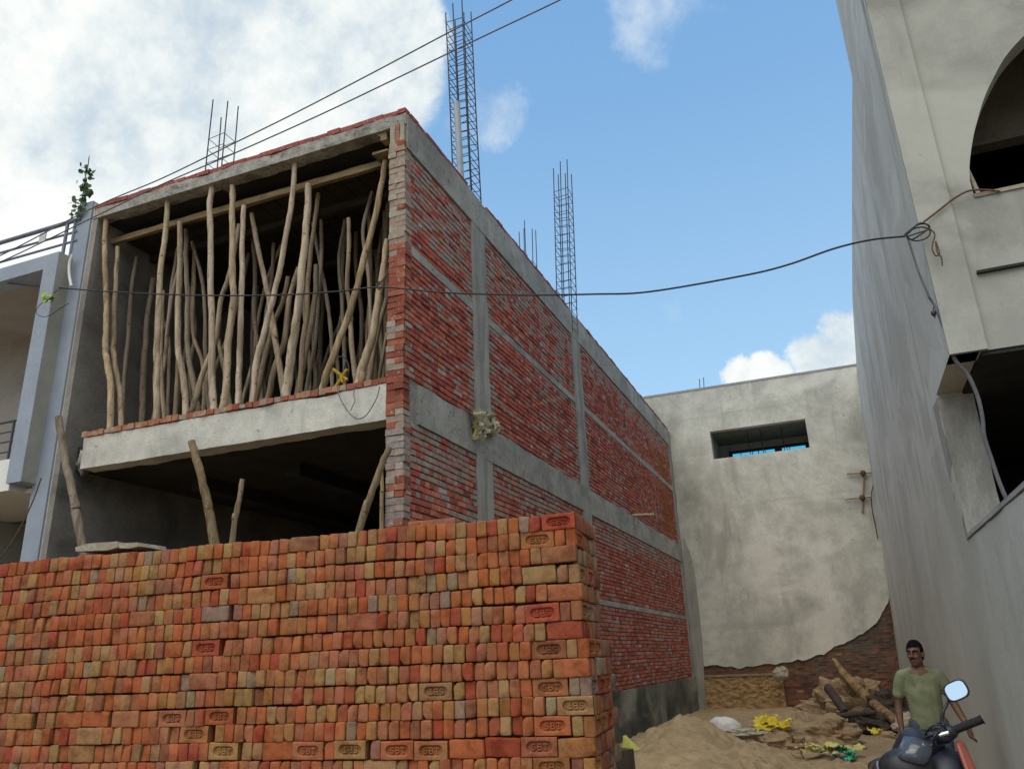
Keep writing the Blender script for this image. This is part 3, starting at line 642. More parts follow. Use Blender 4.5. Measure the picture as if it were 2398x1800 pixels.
pole(ca([(885, 1110), (850, 1340), (830, 1640)], [(905, 0), (880, 250), (862, 590)]), 8.7, 9.5, 'thin grey pole leaning behind the second tan pole', .25, .6, foot=FL)
pole(ca([(945, 1240), (905, 1500), (890, 1650)], [(985, 0), (960, 150), (935, 350), (920, 580)]), 9.3, 13, 'dim thick pole third from the left wall, set deep', .22, .8, foot=FL)
pole(ca([(995, 1250), (955, 1500), (945, 1650)], [(1045, 0), (1015, 200), (1005, 550)]), 9.0, 13, 'dull olive pole just left of the tall straight pole with a plank at its foot', .24, .9, foot=FL)
pole(ca([(1090, 725), (1070, 950), (1040, 1200), (1030, 1400), (1015, 1650)], [(1115, 0), (1110, 200), (1105, 530)]), 8.12, 13, 'tall pale pole rising past the beam, a plank at its foot', .40, 1.0, foot=FL)
pole(ca([(1058, 1330), (1045, 1650)], [(1140, 0), (1142, 250), (1160, 520)]), 8.5, 9, 'short knotty pole close behind the tall pale pole over the plank', .30, 1.2, foot=FL)
pole(ca([(1165, 885), (1165, 1100), (1160, 1300), (1150, 1650)], [(1250, 0), (1285, 200), (1312, 400), (1310, 520)]), 8.25, 13.5, 'pale pole under the beam that swings right towards its foot', .41, .9, foot=FL)
pole(ca([(1205, 935), (1205, 1150), (1215, 1400), (1212, 1650)], [(1322, 0), (1350, 200), (1400, 470)]), 8.6, 11, 'grey pole behind the pale one, its foot splayed to the right', .30, .9, foot=FL)
pole(ca([(1258, 1070), (1258, 1300), (1250, 1600)], [(1400, 0), (1430, 150), (1445, 480)]), 9.1, 8, 'thin yellowish pole between the splayed grey pole and the diagonal', .33, 1.5, foot=FL)
pole(ca([(1375, 635), (1360, 800), (1362, 1000), (1365, 1300), (1375, 1640)], [(1490, 50), (1495, 250), (1510, 470)]), 8.10, 14, 'thick pale pole reaching the roof edge left of the loose plank', .42, .7, foot=FL)
pole(ca([(1552, 900), (1490, 1200), (1430, 1400), (1400, 1640)], [(1440, 200), (1385, 400), (1350, 495)]), 8.45, 11.5, 'long diagonal pole slanting down left behind the thick pale pole', .37, 1.1, foot=FL)
pole(ca([(1505, 650), (1505, 850), (1505, 1200), (1510, 1400), (1480, 1650)], [(1600, 300), (1575, 465)]), 8.12, 14.5, 'thick pole with a brown top directly under the loose plank', .36, 1.3, foot=FL)
pole(ca([(1580, 780), (1570, 1000), (1565, 1300), (1555, 1650)], [(1700, 0), (1690, 200), (1685, 445)]), 8.2, 12.5, 'straight pale pole touching the beam right of the brown-topped pole', .45, .7, foot=FL)
pole(ca([(1630, 830), (1670, 1050), (1720, 1280), (1745, 1410), (1785, 1640)], E=[(90, 100), (130, 300), (170, 560), (168, 615)]), 8.5, 12, 'pole crossing behind, sloping from upper left to lower right', .36, 1.1, foot=FL)
pole(ca([(1912, 465), (1890, 750), (1850, 970), (1800, 1250), (1750, 1450), (1700, 1650)], E=[(50, 200), (0, 400)]) + [C_(1785, 425)], 8.12, 12.5, 'crooked pole from the roof edge crossing in front, sloping down left', .40, .8, foot=FL)
pole(ca([(1998, 640), (1985, 900), (1950, 1250), (1930, 1450), (1900, 1650)], E=[(255, 250), (210, 500), (195, 610)]), 8.2, 18, 'stoutest pale pole right of the crossing pair', .43, .8, foot=FL, taper=.2)
pole(ca([(2062, 700), (2030, 950), (2000, 1200), (1985, 1500)], E=[(308, 60), (300, 300), (285, 590)]), 8.55, 10.5, 'cracked brown pole tucked behind the stoutest pale pole', .27, 1.5, foot=FL)
pole(ca(E=[(392, -220), (380, 0), (350, 200), (300, 450), (270, 600)]), 9.0, 13, 'dusky pole curving down left beside the stoutest pole', .24, 1.0, foot=FL)
pole(ca(E=[(385, 100), (372, 300), (390, 570)]), 9.4, 9, 'thin dim pole right of the stoutest pole, in shadow', .20, 1.0, foot=FL)
pole(ca(B=[(598, 860), (600, 1000), (590, 1300), (612, 1480)], E=[(600, 60), (612, 200), (635, 450), (645, 530)]), 8.6, 10.5, 'narrow pole crossed by the long diagonal near the right pier', .31, 1.3, foot=FL)
pole(ca(B=[(835, 490), (810, 650), (760, 900), (690, 1150), (640, 1350), (580, 1540)], E=[(470, 450), (430, 575)]), 8.12, 14, 'long brown diagonal pole from the pier top down to the left', .34, 1.7, foot=FL)
pole(ca(B=[(850, 1000), (820, 1200), (790, 1400), (745, 1650)], E=[(740, 250), (690, 430), (670, 530)]), 8.15, 17, 'thick pole leaning on the right pier, cable tied to it', .38, 1.3, foot=FL, taper=.25)
pole(ca(E=[(845, 0), (790, 200), (760, 350), (735, 510)]), 8.4, 11, 'thinner pole leaning between the cable pole and the pier', .33, 1.4, foot=FL)
pole(ca(E=[(846, 220), (800, 500)]), 8.7, 8, 'short brown stick leaning nearest the right pier', .27, 1.5, foot=FL)
pole(ca([(1865, 1240), (1830, 1400), (1780, 1520)], E=[(90, 250), (20, 550)]), 8.9, 11, 'brown pole curving left behind the crossing pair', .24, 1.5, foot=FL)
pole(ca([(1935, 1180), (1870, 1400), (1845, 1640)], E=[(200, 250), (120, 450), (80, 630)]), 8.7, 12.5, 'olive pole curving left just behind the stoutest pole', .28, 1.0, foot=FL)
pole(ca(Cc=[(1268, -60), (1258, 150), (1240, 490)]), 9.0, 10, 'brown pole half hidden left of the pale right-swinging pole', .27, 1.6, foot=FL)
pole(ca(Cc=[(1480, 150), (1455, 300), (1440, 480)]), 8.9, 11, 'forked stub pole at the foot of the diagonal', .30, 1.2, foot=FL)
pole(ca(Cc=[(1535, -60), (1560, 80), (1595, 250), (1625, 455)]), 8.9, 9.5, 'thin pole slanting right behind the brown-topped pole', .28, 1.3, foot=FL)
for q, (pp, Y) in enumerate(((ca([(1640, 1380), (1635, 1640)], E=[(5, 300)]), 9.6), (ca([(1668, 1300), (1660, 1640)], E=[(30, 420)]), 10.2), (ca(E=[(440, -120), (425, 200), (415, 520)]), 10.4),
                             (ca(E=[(545, 150), (470, 330), (410, 540)]), 10.0), (ca(E=[(585, 250), (570, 530)]), 9.8), (ca(Cc=[(1085, 100), (1080, 500)]), 10.0), (ca(Cc=[(1345, 60), (1372, 470)]), 9.5))):
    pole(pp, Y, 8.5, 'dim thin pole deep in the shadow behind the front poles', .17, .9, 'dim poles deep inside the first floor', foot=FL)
rnd = random.Random(91)
for q in range(15):
    x0 = rnd.uniform(-9.6, -5.3); yy = rnd.uniform(8.75, 9.6); x1 = x0 + rnd.gauss(0, .5); P = [np.array((x1 + (x0 - x1) * t + rnd.gauss(0, .035), yy + rnd.gauss(0, .03), 8.42 - 3.48 * t)) for t in np.linspace(0, 1, 6)]
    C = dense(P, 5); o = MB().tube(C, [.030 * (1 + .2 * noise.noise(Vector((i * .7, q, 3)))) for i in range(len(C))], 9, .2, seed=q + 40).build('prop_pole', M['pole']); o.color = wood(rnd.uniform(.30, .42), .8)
    tag(o, 'thin grey-tan pole in the crowd right behind the front row of poles', 'pole', 'thin poles crowding behind the front row')
rnd = random.Random(77)
for q in range(16):
    x0 = rnd.uniform(-9.9, -5.2); yy = rnd.uniform(9.2, 11.6); x1 = x0 + rnd.gauss(0, .35); P = [np.array((x1 + (x0 - x1) * t + rnd.gauss(0, .03), yy + rnd.gauss(0, .03), 8.5 - 3.56 * t)) for t in np.linspace(0, 1, 6)]
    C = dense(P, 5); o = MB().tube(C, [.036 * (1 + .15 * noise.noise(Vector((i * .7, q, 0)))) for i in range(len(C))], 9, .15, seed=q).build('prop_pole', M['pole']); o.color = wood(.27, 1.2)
    tag(o, 'dim thin pole deep in the shadow behind the front poles', 'pole', 'dim poles deep inside the first floor')
# ground floor poles, standing between the stack and the front
GF = 'poles leaning at the ground floor front'
pole([C_(415, 530), C_(440, 720), C_(480, 920), C_(530, 1150), C_(575, 1400)], 7.4, 17, 'long grey pole leaning past the end of the concrete beam', .30, .7, GF, foot=0)
pole([C_(1350, 705), C_(1385, 820), C_(1430, 980), C_(1475, 1200), C_(1512, 1390)], 7.2, 18.5, 'reddish brown pole overlapping the middle of the concrete beam', .24, 2.2, GF, foot=0)
pole([C_(1714, 970), C_(1690, 1120), C_(1660, 1260), C_(1645, 1385)], 7.6, 12, 'short yellowish pole right of the reddish brown one', .36, 1.6, GF, foot=0)
pole([E_(862, 960), E_(820, 1060), E_(760, 1220), E_(700, 1390), E_(680, 1460)], 7.5, 15, 'brown pole leaning against the right pier on the ground floor', .28, 1.9, GF, foot=0)
pole([E_(812, 1040), E_(815, 1240), E_(815, 1440)], 7.95, 8.5, 'straight orange batten upright against the right pier', .34, 2.2, GF, foot=0)

# ------------------------------------------------------------------ the brick stack in the foreground
TH = math.radians(5.2); SO = np.array((-1.49, 4.9, 0.0))
SA = np.array((-math.cos(TH), -math.sin(TH), 0)); SB = np.array((-math.sin(TH), math.cos(TH), 0)); SZ = np.array((0, 0, 1.0))
def onS(x, y):
    d = ray(x, y); t = ((SO - CAMP) @ SB) / (d @ SB); P = CAMP + d * t; return (P - SO) @ SA, P[2]
BL, BW, BT = .228, .107, .068
def axc(h, r, n): return np.concatenate([[-h, -h + .3 * r, -h + r], np.linspace(-h + r, h - r, n + 2)[1:-1], [h - r, h - .3 * r, h]])
def rbox(sx, sy, sz, seed, r=.009, amp=.0035, n=(2, 2, 2), chips=2, low=False):
    rnd = random.Random(seed); hx, hy, hz = sx / 2, sy / 2, sz / 2; H = np.array((hx, hy, hz)); mb = MB()
    ch = [(np.array([rnd.choice((-1, 1)) * hx, -hy if rnd.random() < .7 else hy, rnd.choice((-1, 1)) * hz]), rnd.uniform(.010, .024)) for _ in range(chips)]
    ax = [axc(h, r, k) for h, k in zip(H, n)] if not low else [np.array([-h, -h + r, h - r, h]) for h in H]
    sk = [rnd.uniform(-.03, .03) for _ in range(3)]
    def P(p):
        p = np.array(p, float); q = np.clip(p, -(H - r), H - r); d = p - q; L = np.linalg.norm(d)
        if L > 1e-9: p = q + d / L * r
        for c, cr in ch:
            e = np.linalg.norm(p - c)
            if e < cr: p = p * (1 - .22 * (1 - e / cr))
        nv = noise.noise_vector(Vector(p * 22) + Vector((seed * 5.1, 0, 0))); p = p + np.array(nv) * amp
        p[0] += sk[0] * p[2]; p[2] += sk[1] * p[0] * .6; p[1] += sk[2] * p[0] * .5
        return p
    for a in range(3):
        b, c = (a + 1) % 3, (a + 2) % 3
        for s in (-1, 1):
            vs = []
            for v in ax[c]:
                for u in ax[b]:
                    p = [0, 0, 0]; p[a] = s * H[a]; p[b] = u; p[c] = v; vs.append(P(p))
            nb = len(ax[b]); fs = [(j * nb + i, j * nb + i + 1, (j + 1) * nb + i + 1, (j + 1) * nb + i) for j in range(len(ax[c]) - 1) for i in range(nb - 1)]
            if s < 0: fs = [tuple(reversed(f)) for f in fs]
            mb.add(vs, fs, None, True)
    return mb
def tomesh(mb, name, material):
    me = bpy.data.meshes.new(name); me.from_pydata(mb.v, [], mb.f); me.polygons.foreach_set('use_smooth', mb.sm)
    bm = bmesh.new(); bm.from_mesh(me); bmesh.ops.remove_doubles(bm, verts=bm.verts, dist=1e-5); bm.to_mesh(me); bm.free()
    me.materials.append(material); return me
def arc(cx, cy, rx, ry, a0, a1, n=8): return [(cx + rx * math.cos(math.radians(a0 + (a1 - a0) * i / n)), cy + ry * math.sin(math.radians(a0 + (a1 - a0) * i / n))) for i in range(n + 1)]
def letters():
    S = []
    s = arc(0, .008, .0105, .0078, 20, 270, 9) + arc(0, -.008, .0105, .0082, 90, -160, 9); S.append([(x - .037, y) for x, y in s])
    S += [[(-.010, -.016), (-.010, .016)], [(-.012, .016), (.003, .016)] + arc(.003, .0083, .0078, .0077, 90, -90, 6) + [(-.010, .0006)], [(.003, .0006)] + arc(.004, -.0077, .0085, .0083, 90, -90, 6) + [(-.012, -.016)]]
    S += [[(.025, .016), (.049, .016)], [(.037, .016), (.037, -.016)], [(.025, .016), (.025, .010)], [(.049, .016), (.049, .010)], [(.032, -.016), (.042, -.016)]]
    return S
LET = [(np.array(a), np.array(b)) for s in letters() for a, b in zip(s[:-1], s[1:])]
def stamped(seed):
    nx_, nz_ = 104, 50; hx, hz, hy = BL / 2, BW / 2, BT / 2; r = .008; mb = MB()
    X = np.linspace(-hx, hx, nx_); Z = np.linspace(-hz, hz, nz_); gx, gz_ = np.meshgrid(X, Z)
    d = np.minimum(hx - abs(gx), hz - abs(gz_)); rd = np.where(d < r, r - np.sqrt(np.maximum(r * r - (r - d) ** 2, 0)), 0)
    sd = np.hypot(np.maximum(abs(gx) - .049, 0), gz_) - .0285
    fr = np.clip((.004 - sd) / .009, 0, 1); fr = fr * fr * (3 - 2 * fr)
    L = np.full(gx.shape, 9.0)
    for a, b in LET:
        ab = b - a; t = np.clip(((gx - a[0]) * ab[0] + (gz_ - a[1]) * ab[1]) / (ab @ ab + 1e-12), 0, 1)
        L = np.minimum(L, np.hypot(gx - a[0] - t * ab[0], gz_ - a[1] - t * ab[1]))
    wear = np.array([[noise.noise(Vector((gx[j, i] * 28, seed * 9.1, gz_[j, i] * 28))) for i in range(nx_)] for j in range(nz_)])
    le = np.clip((.0050 - L) / .0022, 0, 1) * np.clip(1.15 - .9 * np.maximum(0, wear + (.0 if seed % 2 else -.15)), .15, 1)
    y = -hy + rd + .019 * fr - .0135 * le * fr
    for j in range(nz_):
        for i in range(nx_):
            y[j, i] += .0012 * noise.fractal(Vector((gx[j, i] * 40, seed * 3.3, gz_[j, i] * 40)), 1, 2, 3)
    sh = .8 * r
    vs = [(gx[j, i] * (1 - .5 * sh * (d[j, i] < 1e-6) / hx), y[j, i], gz_[j, i]) for j in range(nz_) for i in range(nx_)]
    fs = [(j * nx_ + i, j * nx_ + i + 1, (j + 1) * nx_ + i + 1, (j + 1) * nx_ + i) for j in range(nz_ - 1) for i in range(nx_ - 1)]
    mb.add(vs, fs, None, True)
    b0 = len(mb.v); mb.add([(-hx, -hy + r, -hz), (hx, -hy + r, -hz), (hx, -hy + r, hz), (-hx, -hy + r, hz), (-hx, hy, -hz), (hx, hy, -hz), (hx, hy, hz), (-hx, hy, hz)],
                           [(0, 1, 5, 4), (1, 2, 6, 5), (2, 3, 7, 6), (3, 0, 4, 7), (4, 5, 6, 7)])
    return mb
HEAD = [tomesh(rbox(BT, BL, BW, s, n=(2, 3, 3), chips=s % 3), 'brick', M['sbrick']) for s in range(14)]
STR = [tomesh(rbox(BL, BT, BW, 40 + s, n=(5, 2, 3), chips=s % 3), 'brick', M['sbrick']) for s in range(6)]
STAMP = [tomesh(stamped(s), 'brick', M['sbrick']) for s in range(4)]
LOWH = [rbox(BT, BL, BW, 80 + s, low=True, chips=1) for s in range(10)]; LOWS = [rbox(BL, BT, BW, 95 + s, low=True, chips=1) for s in range(4)]
CLR = {'orange': (.36, .100, .036), 'salmon': (.33, .120, .058), 'red': (.32, .058, .030), 'buff': (.32, .185, .078), 'ochre': (.33, .145, .052),
       'grey': (.25, .19, .125), 'brown': (.25, .10, .052), 'pinkish': (.29, .125, .082)}
def pickc(u):
    w = [('orange', 35), ('salmon', 24), ('red', 9), ('buff', 17), ('ochre', 17), ('grey', 3), ('brown', 4), ('pinkish', 2)]
    return random.choices([a for a, _ in w], [b for _, b in w])[0]
ybs = [232, 326, 424, 520, 624, 724, 832, 937, 1045, 1152, 1260, 1370, 1484, 1600]
zb = [onS(*R6(1280, y))[1] for y in ybs]
while zb[-1] > .12: zb.append(zb[-1] - .108)
zb.append(zb[-1] - .108)
PAT = {0: 'Fhh', 1: 'hhF', 2: 'Phh', 3: 'hhP', 4: 'Phh', 5: 'hhR', 6: 'Phh', 7: 'hhR', 8: 'Phh', 9: 'hhF', 10: 'Rhh', 11: 'hhF', 12: 'PFPPFF', 13: 'hhR', 14: 'Phh'}
PCOL = {(0, 0): 'red', (0, 1): 'red', (0, 2): 'grey', (1, 0): 'orange', (1, 1): 'orange', (1, 2): 'ochre', (2, 0): 'salmon', (2, 1): 'buff', (3, 2): 'buff', (4, 0): 'salmon', (4, 2): 'red',
        (5, 2): 'red', (6, 0): 'red', (6, 1): 'buff', (7, 2): 'brown', (7, 1): 'buff', (8, 0): 'orange', (9, 2): 'salmon', (10, 0): 'buff', (10, 1): 'grey', (11, 1): 'buff', (11, 2): 'orange',
        (12, 0): 'ochre', (12, 1): 'salmon', (12, 2): 'red', (12, 3): 'orange', (13, 2): 'ochre'}
SPEC = {2: [(R5(1190, 595), 'F')], 4: [(R5(1190, 765), 'P')], 6: [(R5(1140, 952), 'R')], 8: [(R5(1125, 1135), 'P')], 9: [(R6(535, 1225), 'R')],
        10: [(R5(1215, 1325), 'F'), (R5(968, 1320), 'R'), (R5(665, 1320), 'F'), (R5(525, 1325), 'P'), (R5(395, 1325), 'P'), (R5(255, 1325), 'P'), (R5(120, 1325), 'P'), (R5(5, 1345), 'F')],
        11: [(R5(1080, 1415), 'R')], 12: [(R6(45, 1545), 'R'), (R5(1710, 1540), 'F'), (R5(1545, 1540), 'P'), (R5(1390, 1540), 'R'), (R5(1235, 1540), 'F')], 13: [(R5(1000, 1610), 'P')]}
BR = []                                                         # every brick: kind, colour, centre, turn, row, order, flank?
ULEN = 7.4
for r in range(len(zb) - 1):
    zt, z0 = zb[r], zb[r + 1]; h = zt - z0; pat = PAT.get(r, random.choice(['hhP', 'Phh'])); u = random.uniform(-.012, .01) + (-.03 if r >= 7 else 0); k = 0; cnt = 0
    spec = [(onS(*p)[0], t) for p, t in SPEC.get(r, [])]
    first = pat[0]
    while u < ULEN:
        ty = pat[k] if k < len(pat) else None
        if ty is None:
            ty = 'h'
            for (su, st) in spec:
                if su - BL / 2 - .045 < u < su - BL / 2 + .03: ty = st; u = max(u, su - BL / 2)
            if ty == 'h' and random.random() < .012: ty = 'P'
        wdt = (BT if ty == 'h' else BL) * random.uniform(.97, 1.035) * (1 + .030 * u if ty == 'h' else 1)
        uc = u + wdt / 2
        zc = (z0 + h / 2) + .016 * noise.noise(Vector((uc * 1.1, r * .35, 4))) + random.uniform(-.002, .002) + .006 * noise.noise(Vector((uc * 4.1, r * 3.3, 1)))
        dep = (BL if ty == 'h' else BT) / 2 + random.gauss(0, .006) + .012 * noise.noise(Vector((uc * .9, r * .8, 9))) + (.02 if random.random() < .02 else 0)
        c = PCOL.get((r, k)) or pickc(uc)
        BR.append(dict(ty=ty, c=c, u=uc, w=dep, z=zc, r=r, n=cnt, side=False, h=h, rot=random.gauss(0, .012), tilt=random.gauss(0, .014)))
        b_ = BR[-1]; b_['wx'] = wdt; u += wdt + random.uniform(.002, .006); k += 1; cnt += 1
    # flank: the bricks one sees at the right end, one behind the other
    u0 = (-.03 if r >= 7 else 0) + random.uniform(-.008, .008); w = BL + .006 if first == 'h' else BT + .004; n = 0; wend = .60 if r < 7 else .70
    while w < wend:
        if first == 'h': ty, wd, uu = ('N' if random.random() < .75 else 'M'), BL, u0 + BT / 2
        else: ty, wd, uu = 'S', BT, u0 + BL / 2
        BR.append(dict(ty=ty, c=random.choice(['brown', 'salmon', 'red', 'pinkish', 'grey', 'brown', 'ochre']), u=uu + random.gauss(0, .006), w=w + wd / 2, z=z0 + h / 2, r=r, n=n, side=True, h=h, rot=random.gauss(0, .015), tilt=0))
        w += wd + random.uniform(.001, .005); n += 1
# the corner headers show their stamped bed on the flank
for b in BR:
    P = SO + SA * b['u'] + SB * b['w'] + SZ * b['z']
    fp = SO + SA * (b['u'] - (BT / 2 if b['side'] else 0)) + SB * (b['w'] if b['side'] else 0) + SZ * b['z']
    x, y, z = pj(fp); b['P'] = P
    vis = -15 < x < 2400 and y < 1815
    area = {'h': BT * BW, 'N': BL * BW * .3, 'M': BL * BW * .3, 'S': BT * BW * .3}.get(b['ty'], BL * BW) / z ** 2
    if b['ty'] in 'FR': area *= 3
    b['a'] = area if vis else 0
BR.sort(key=lambda b: -b['a'])
GRP = 'bricks of the roadside stack'
cnames = {'F': 'brick side stamped SBT', 'R': 'brick side stamped SBT upside down', 'P': 'plain brick side', 'h': 'brick end'}
mass = MB()
def mrot(b):
    ang = TH + b['rot'] + (math.pi / 2 if b['ty'] in 'NM' or (b['ty'] == 'h' and not b['side'] and b['n'] == 0) else 0)
    R = Matrix.Rotation(ang, 4, 'Z') @ Matrix.Rotation(b['tilt'], 4, 'Y')
    if b['ty'] == 'R' or (b['ty'] == 'N' and b['r'] % 3 == 0): R = R @ Matrix.Rotation(math.pi, 4, 'Y')
    return R
for i, b in enumerate(BR):
    ty = b['ty']; base = tuple(.84 * q_ + .16 * m_ for q_, m_ in zip(CLR[b['c']], (.30, .125, .066))); kk = random.uniform(.80, 1.04); cc = (base[0] * kk, base[1] * kk * random.uniform(.92, 1.1), base[2] * kk * random.uniform(.9, 1.12), 1)
    corner_h = ty == 'h' and not b['side'] and b['n'] == 0
    sc = (b['h'] - random.uniform(.002, .005)) / BW
    if i < 300 and b['a'] > 0:
        me = random.choice(STAMP if ty in 'FRN' or corner_h else (HEAD if ty == 'h' else STR))
        o = link('stack_brick', me, None, b['P']); o.rotation_euler = mrot(b).to_euler(); o.scale = (b.get('wx', BT) / BT if ty == 'h' and not corner_h and not b['side'] else 1, 1, sc); o.color = cc
        cn = b['c'] + ' '
        if b['side']:
            kind = {'N': 'stamped brick', 'M': 'plain brick', 'S': 'brick end'}[ty]
            lab = f"{cn}{kind} on right flank, {ordn(b['r'])} course down, {ordn(b['n'])} behind the corner brick"
        else:
            lab = f"{cn}{cnames[ty]}, {ordn(b['r'])} course from top, {ordn(b['n'])} from right corner"
        tag(o, lab, 'brick', GRP)
    else:
        lw = random.choice(LOWH if ty == 'h' and not corner_h else LOWS); R = mrot(b); V = np.array(lw.v) * np.array((b.get('wx', BT) / BT if ty == 'h' and not corner_h and not b['side'] else 1, 1, sc))
        V = V @ np.array(R.to_3x3()).T + b['P']; mass.add(V, lw.f, cc, True)
ztop, z_ = zb[0], 0
def SP(u, w, z): return SO + SA * u + SB * w + SZ * z
a0, a1 = .045, .60
mass.hexa([SP(.05, a0 + .02, -.1), SP(.05, .58, -.1), SP(ULEN, .58, -.1), SP(ULEN, a0 + .02, -.1), SP(.05, a0 + .02, ztop - .03), SP(.05, .58, ztop - .03), SP(ULEN, .58, ztop - .03), SP(ULEN, a0 + .02, ztop - .03)], (.06, .03, .02, 1))  # dark filler core, the shade in the gaps put into its colour
tag(mass.build('stacked_bricks', M['sbrick_mass'], colattr=True), 'the remaining smaller-looking orange and buff bricks packed through the roadside stack', 'bricks', GRP, 'stuff')
# flat stones and a loose brick on top
def onTop(px, py): d = ray(px, py); return onS(px, py)
for (pts, lbl) in (([(460, 1440), (560, 1412), (760, 1398), (765, 1440), (690, 1462), (465, 1470)], 'long flat slab of broken stone lying on the stack top'),
                   ([(770, 1412), (905, 1405), (912, 1432), (850, 1448), (772, 1446)], 'smaller flat stone piece beside the long slab on the stack top')):
    loop = [onS(*C_(*p)) for p in pts]; zmin = min(q[1] for q in loop)
    mb = MB(); n = len(loop)
    vs = [SP(q[0], .10, q[1]) for q in loop] + [SP(q[0], .42, q[1] + random.uniform(-.01, .01)) for q in loop]
    mb.add(vs, [tuple(range(n)), tuple(range(n, 2 * n))[::-1]] + [(i, i + n, (i + 1) % n + n, (i + 1) % n) for i in range(n)])
    tag(fixn(mb.build('flat_stone', M['stone'])), lbl, 'stone')
for (px, py, cl, lb) in ((930, 296, 'salmon', 'salmon brick lying flat on the stack top, just left of the pier'), (985, 288, 'pinkish', 'pinkish brick lying flat on the stack top, in front of the grey column')):
    u, z = onS(*R6(px - 460 if False else px, py)); u, z = onS(*R6(400 if cl == 'salmon' else 500, 290))
    o = link('loose_brick', STR[2], None, SP(u, .22, zb[0] + .03)); o.rotation_euler = (math.pi / 2 + TH * 0, 0, TH + (.05 if cl == 'salmon' else -.08)); o.color = (*CLR[cl], 1); tag(o, lb, 'brick')

# ------------------------------------------------------------------ the blue house on the left
hs = thing('blue_house', (-13.5, 12, 0), 'slate blue painted house at the left edge with framed balcony', 'house')
mb = MB(); mb.box((-10.67, 8.0, -.2), (-10.335, 8.35, 9.06)); mb.build('pilaster', M['blue_paint'], hs)
mb = MB(); mb.box((-10.334, 8.03, -.2), (-10.302, 8.35, 9.02)); mb.build('pilaster_edge', M['pale_paint'], hs)
XF, YFR = -10.60, 7.76
fb_ = onX(*C_(150, 985), XF); ft_ = onX(*A_(370, 1065), XF)
ib = onY(*A_(280, 1190), YFR); zt_, zi_, zb_ = ft_[2], ib[2], fb_[2]; xi_ = ib[0]
mb = MB(); plate([(-16, zi_), (xi_, zi_), (xi_, zb_), (XF - .004, zb_), (XF - .004, zt_), (-16, zt_)], [], 1, YFR, .32, mb); fixn(mb.build('balcony_frame', M['blue_paint'], hs))
mb = MB(); mb.box((XF - .004, YFR + .012, zb_ + .01), (XF, 8.05, zt_ - .01)); mb.build('frame_side', M['cream_side'], hs)
mb = MB(); mb.box((-16, 9.6, zb_), (-10.68, 9.8, zt_)); mb.build('balcony_wall', M['taupe'], hs)
mb = MB(); mb.box((-16, YFR + .33, zi_ + .005), (-10.675, 9.6, zt_ - .01)); mb.build('balcony_ceiling', M['taupe'], hs)
mb = MB(); mb.box((-10.70, YFR + .33, zb_), (-10.672, 9.6, zi_)); mb.build('balcony_side_wall', M['taupe'], hs)
sw = onY(*C_(60, 832), 7.84)[2]; sb = onY(*C_(60, 1052), 7.84)[2]
mb = MB(); mb.box((-16, 7.82, sb), (xi_ - .002, 9.58, sw)); mb.box((xi_ - .002, 8.09, sb), (-10.71, 9.58, zb_ - .02)); mb.build('balcony_slab', M['white_paint'], hs)
rl = MB(); r1 = MB()
for k, (y0, y1) in enumerate(((575, 560), (645, 632), (712, 700), (783, 772))):
    p, q = onY(*C_(0, y0), 7.86), onY(*C_(108, y1), 7.86); zz = (p[2] + q[2]) / 2; r1.tube([(-16, 7.86, zz), (xi_ - .0, 7.86, zz)], .02 if k == 0 else .013, 8)
rr = r1.build('balcony_railing', M['rail_dark'], hs)
mb = MB(); px_ = onY(*C_(95, 600), 7.86)[0]; mb.tube([(px_, 7.86, sw), (px_, 7.86, sw + .62)], .018, 8); mb.build('post', M['rail_dark'], rr)
mb = MB(); mb.box((-16, 10.0, -.2), (-10.68, 10.2, sb)); mb.build('ground_floor_wall', M['room_dark'], hs)
mb = MB(); mb.box((-16, 7.9, -.2), (-13.2, 10, sb - .01)); mb.build('ground_floor_corner', M['pale_paint'], hs)
mb = MB(); mb.box((-13.1, 9.9, -.2), (-10.72, 9.97, 3.45)); mb.build('shop_door', M['dark_room_red'], hs)
mb = MB(); mb.box((-16, 9.8, zb_), (-10.68, 22, zt_ - .02)); mb.build('upper_storey', M['pale_paint'], hs)
rl = MB()
for k, (a, b, rad) in enumerate((((0, 1020), (530, 862), .036), ((0, 1085), (500, 945), .02), ((0, 1145), (500, 1003), .02))):
    p, q = onY(*A_(*a), 8.0), onY(*A_(*b), 8.0); d = q - p; rl.tube([p - d * 2, q], rad, 10)
rr = rl.build('roof_railing', M['rail'], hs)
for (x, y0, y1) in ((440, 890, 1050), (492, 875, 1050)):
    mb = MB(); p, q = onY(*A_(x, y0), 8.0), onY(*A_(x - 8, y1 + 20), 8.0); mb.tube([p, (p[0], 8.0, zt_ - .01)], .028, 8); mb.build('post', M['rail'], rr)
p, q = onY(*A_(275, 975), 7.96), onY(*A_(330, 990), 7.96)
mb = MB(); mb.box((p[0] - .06, 7.95, p[2] - .12), (p[0] + .09, 7.965, p[2] + .05)); mb.build('rail_notice', M['pale_paint'], rr)
mb = MB(); mb.tube(dense([onY(*A_(*q), 7.9) for q in ((470, 1095), (450, 1150), (448, 1220), (462, 1300))], 6), .022, 8); tag(mb.build('drain_hose', M['white_paint']), 'short white hose curving down beside the blue pilaster', 'hose')
